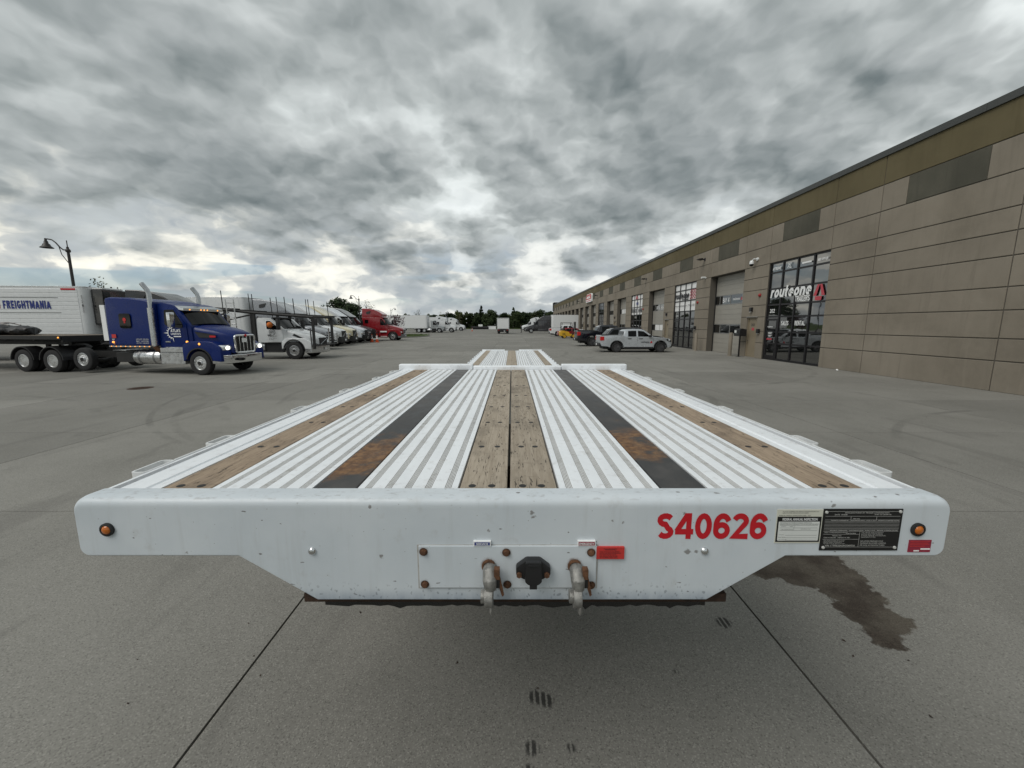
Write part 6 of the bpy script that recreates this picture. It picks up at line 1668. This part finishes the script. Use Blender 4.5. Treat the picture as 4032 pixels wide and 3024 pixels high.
def tufts(n, box, h, seed, name, z=.0):
    rnd = random.Random(seed); mb = MB()
    for _ in range(n):
        x, y = rnd.uniform(box[0], box[1]), rnd.uniform(box[2], box[3])
        a = rnd.uniform(0, 6.28); hh = h * rnd.uniform(.5, 1.4); w_ = hh * .25
        c_, s_ = math.cos(a) * w_, math.sin(a) * w_
        mb.add([(x - c_, y - s_, z), (x + c_, y + s_, z), (x + rnd.uniform(-.3, .3) * hh, y + rnd.uniform(-.3, .3) * hh, z + hh)], [(0, 1, 2)])
    o = link(name, mb.mesh(name, M['grass'], recalc=False)); o['kind'] = 'stuff'
    o['label'] = 'short green grass blades'; o['category'] = 'grass'
    return o
tufts(5000, (-36, -15.2, 61.5, 76), .12, 4, 'grass_blades', .14)
tufts(6000, (-60, 14, 169, 190), .5, 5, 'grass_blades', -.12)
bk = single('white_block', MB().box(-1.6, 1.6, -.5, .5, 0, 1.15).box(-1.7, 1.7, -.55, .55, 1.15, 1.25), M['text_white'], 'low white block at the grass edge left of the box truck', 'block', loc=(-8.0, 160, 0), bevel=.03)
pp = MB()
for i in range(18): pp.lathe([(.50, 0), (.58, .08), (.58, .30), (.50, .38)], (-16.0 + i * .38, 158, .58), 'x', 14)
single('black_pipe', pp, M['rubber'], 'long black ribbed pipe lying along the grass edge', 'pipe')
sg = thing('small_sign', 'small white sign on posts in the grass beyond the tyres', 'sign', (-13.5, 172, -.12))
part('board', MB().box(-.9, .9, -.03, .03, .9, 2.0), M['text_white'], sg)
for s in (-1, 1): part('post', MB().box(s * .7 - .05, s * .7 + .05, .031, .1, 0, 2.0), M['steel_grey'], sg)

# ------------------------------------------------------------------ trees
def leaf_mat(name, a, b, tr=.25):
    m_, q = new_mat(name)
    P_ = q.n('ShaderNodeNewGeometry').outputs['Position']
    rnd = q.n('ShaderNodeObjectInfo').outputs['Random']
    n_ = q.noise(P_, 1.3, 3, .6)
    c = q.mix(q.mr(q.m('ADD', q.m('MULTIPLY', n_, .7), q.m('MULTIPLY', rnd, .3)), .35, .65), a, b)
    pbsdf(q, m_, **{'Base Color': c, 'Roughness': .75, 'Specular IOR Level': .2})
    return m_
M['leaf1'] = leaf_mat('spring_leaves', (.040, .062, .018), (.085, .105, .030))
M['leaf2'] = leaf_mat('dark_leaves', (.018, .032, .014), (.040, .058, .022))
M['leaf3'] = leaf_mat('pale_buds', (.10, .10, .055), (.15, .14, .08))
M['leaf_purple'] = leaf_mat('purple_leaves', (.055, .030, .038), (.11, .065, .075))
M['bark'] = simple('bark', (.07, .058, .046), .9, var=.4, nscale=12, bump=.5)
def crown_mesh(seed, H_, Rr, base, leaf, n, ls, mat, shape='round'):
    rnd = random.Random(seed); mb = MB()
    cl_ = []
    for _ in range(80 if shape == 'cone' else 34):
        t = rnd.random()
        if shape == 'cone':
            z = base + (H_ - base) * t; rr_ = Rr * (1 - t) * rnd.uniform(.3, 1)
        else:
            z = base + (H_ - base) * (.12 + .85 * t); rr_ = Rr * math.sqrt(max(.05, 1 - (2 * t - .9) ** 2 * .85)) * rnd.uniform(.15, .95)
        a = rnd.uniform(0, 6.283)
        cl_.append((rr_ * math.cos(a), rr_ * math.sin(a), z, Rr * rnd.uniform(.22, .42) * (1.08 - t if shape == 'cone' else 1)))
    for _ in range(n):
        cx, cy, cz, cr = rnd.choice(cl_)
        d = Vector((rnd.gauss(0, 1), rnd.gauss(0, 1), rnd.gauss(0, .8))).normalized() * cr * rnd.uniform(.55, 1.05)
        p = Vector((cx, cy, cz)) + d
        a1 = Vector((rnd.gauss(0, 1), rnd.gauss(0, 1), rnd.gauss(0, 1))).normalized()
        a2 = a1.orthogonal().normalized()
        s_ = ls * rnd.uniform(.6, 1.4)
        mb.add([p - a1 * s_, p + a2 * s_ * .6, p + a1 * s_, p - a2 * s_ * .6], [(0, 1, 2, 3)])
    return mb.mesh('crown', mat, recalc=False)
def trunk_mesh(seed, H_, Rr, base, r0):
    rnd = random.Random(seed); mb = MB()
    mb.tube([(0, 0, 0), (rnd.uniform(-.1, .1), rnd.uniform(-.1, .1), base), (rnd.uniform(-.2, .2), rnd.uniform(-.2, .2), H_ * .9)], [r0, r0 * .7, r0 * .15], 7)
    for k in range(9):
        z = base * .8 + (H_ - base) * .75 * k / 9; a = rnd.uniform(0, 6.28); L_ = Rr * rnd.uniform(.5, .9) * (1 - k / 14)
        mb.tube([(0, 0, z), (L_ * .5 * math.cos(a), L_ * .5 * math.sin(a), z + L_ * .45), (L_ * math.cos(a), L_ * math.sin(a), z + L_ * .75)], [r0 * .35, r0 * .22, r0 * .08], 5)
    return mb.mesh('trunk', M['bark'], smooth=50)
kinds = [('leafy', crown_mesh(1, 8.5, 3.4, .2, 1, 3000, .30, M['leaf1']), trunk_mesh(1, 8.5, 3.2, 1.6, .22)),
         ('leafy', crown_mesh(2, 8.0, 3.8, .1, 1, 3400, .31, M['leaf2']), trunk_mesh(2, 8.0, 3.6, 1.4, .24)),
         ('leafy', crown_mesh(3, 6.0, 3.2, .0, 1, 2600, .28, M['leaf1']), trunk_mesh(3, 7.0, 2.8, 1.2, .18)),
         ('pine', crown_mesh(4, 9.5, 3.0, .2, 1, 2600, .27, M['leaf2'], 'cone'), trunk_mesh(4, 9.5, 1.6, 1.0, .2)),
         ('sparse', crown_mesh(5, 8.5, 2.4, 2.0, 1, 300, .16, M['leaf3']), trunk_mesh(5, 8.5, 2.8, 2.0, .18))]
def tree(kind, loc, k, rz, label, name=None, group='trees along the far edge of the lot', sz=1.0):
    nm, c_, t__ = kinds[kind]
    t_ = thing(name or {'leafy': 'leafy_tree', 'pine': 'pine_tree', 'sparse': 'bare_tree'}[nm], label, 'tree', loc, rz, 1, group)
    t_.scale = (k, k, k * sz)
    link('trunk', t__, t_); link('crown', c_, t_)
    return t_
random.seed(11)
# tree line at the far end: (D-pixel free) laid out along Y 172..200
row = []
for i in range(50):
    x = -70 + i * 1.85 + random.uniform(-.8, .8)
    y = 176 + random.uniform(0, 14)
    k = random.choice([0, 1, 1, 2, 1, 2, 0])
    sc_ = random.uniform(.66, .98)
    if x < -38: sc_ *= .80
    row.append([k, x, y, sc_])
for a in ((3, -13.5, 178, 1.08), (3, .6, 176, 1.0), (1, 2.0, 178, .9), (4, -40, 174, .95), (4, -31, 174, .85), (4, 10.5, 180, .95), (4, 13, 184, .9), (3, 10, 176, .5), (4, -23, 176, .75)):
    row.append(list(a))
row.sort(key=lambda r_: r_[1])
desc = {0: 'light green tree', 1: 'dark green tree', 2: 'small bushy green tree', 3: 'dark pine', 4: 'nearly bare pale tree'}
cnt = {}
for k, x, y, s_ in row:
    cnt[k] = cnt.get(k, 0) + 1
on = 'first second third fourth fifth sixth seventh eighth ninth tenth eleventh twelfth thirteenth fourteenth fifteenth sixteenth seventeenth eighteenth nineteenth'.split()
ordw = on + ['twentieth'] + ['twenty-' + w_ for w_ in on[:9]] + ['thirtieth'] + ['thirty-' + w_ for w_ in on[:9]]
seen = {}
for k, x, y, s_ in row:
    i = seen.get(k, 0); seen[k] = i + 1
    tree(k, (x, y, -.12), s_, random.uniform(0, 6.28), '%s %s from the left in the far tree line' % (ordw[i], desc[k]))
tree(1, (-55, 128, -.12), 1.25, 1.0, 'broad dark tree rising between the parked tractors and the red truck', sz=.95)
tree(1, (-50, 125, -.12), 1.1, 2.0, 'rounded dark tree just left of the lamp behind the red truck', sz=.9)
tree(4, (-46, 128, -.12), 1.1, 0.4, 'bare pale tree beside the lamp behind the red truck')
tree(4, (-41.2, 40.5, -.12), .76, 0.4, 'thin budding tree whose top shows above the lettered reefer')
# flowering purple tree on the island
pc = crown_mesh(21, 3.3, 1.45, .9, 1, 750, .10, M['leaf_purple'])
ptk = trunk_mesh(22, 3.2, 1.5, .7, .09)
t_ = thing('ornamental_tree', 'small purple-leaved tree on the grass island beside the red truck', 'tree', (-20.6, 71.0, .14), 0, 1.05)
link('trunk', ptk, t_); link('crown', pc, t_)
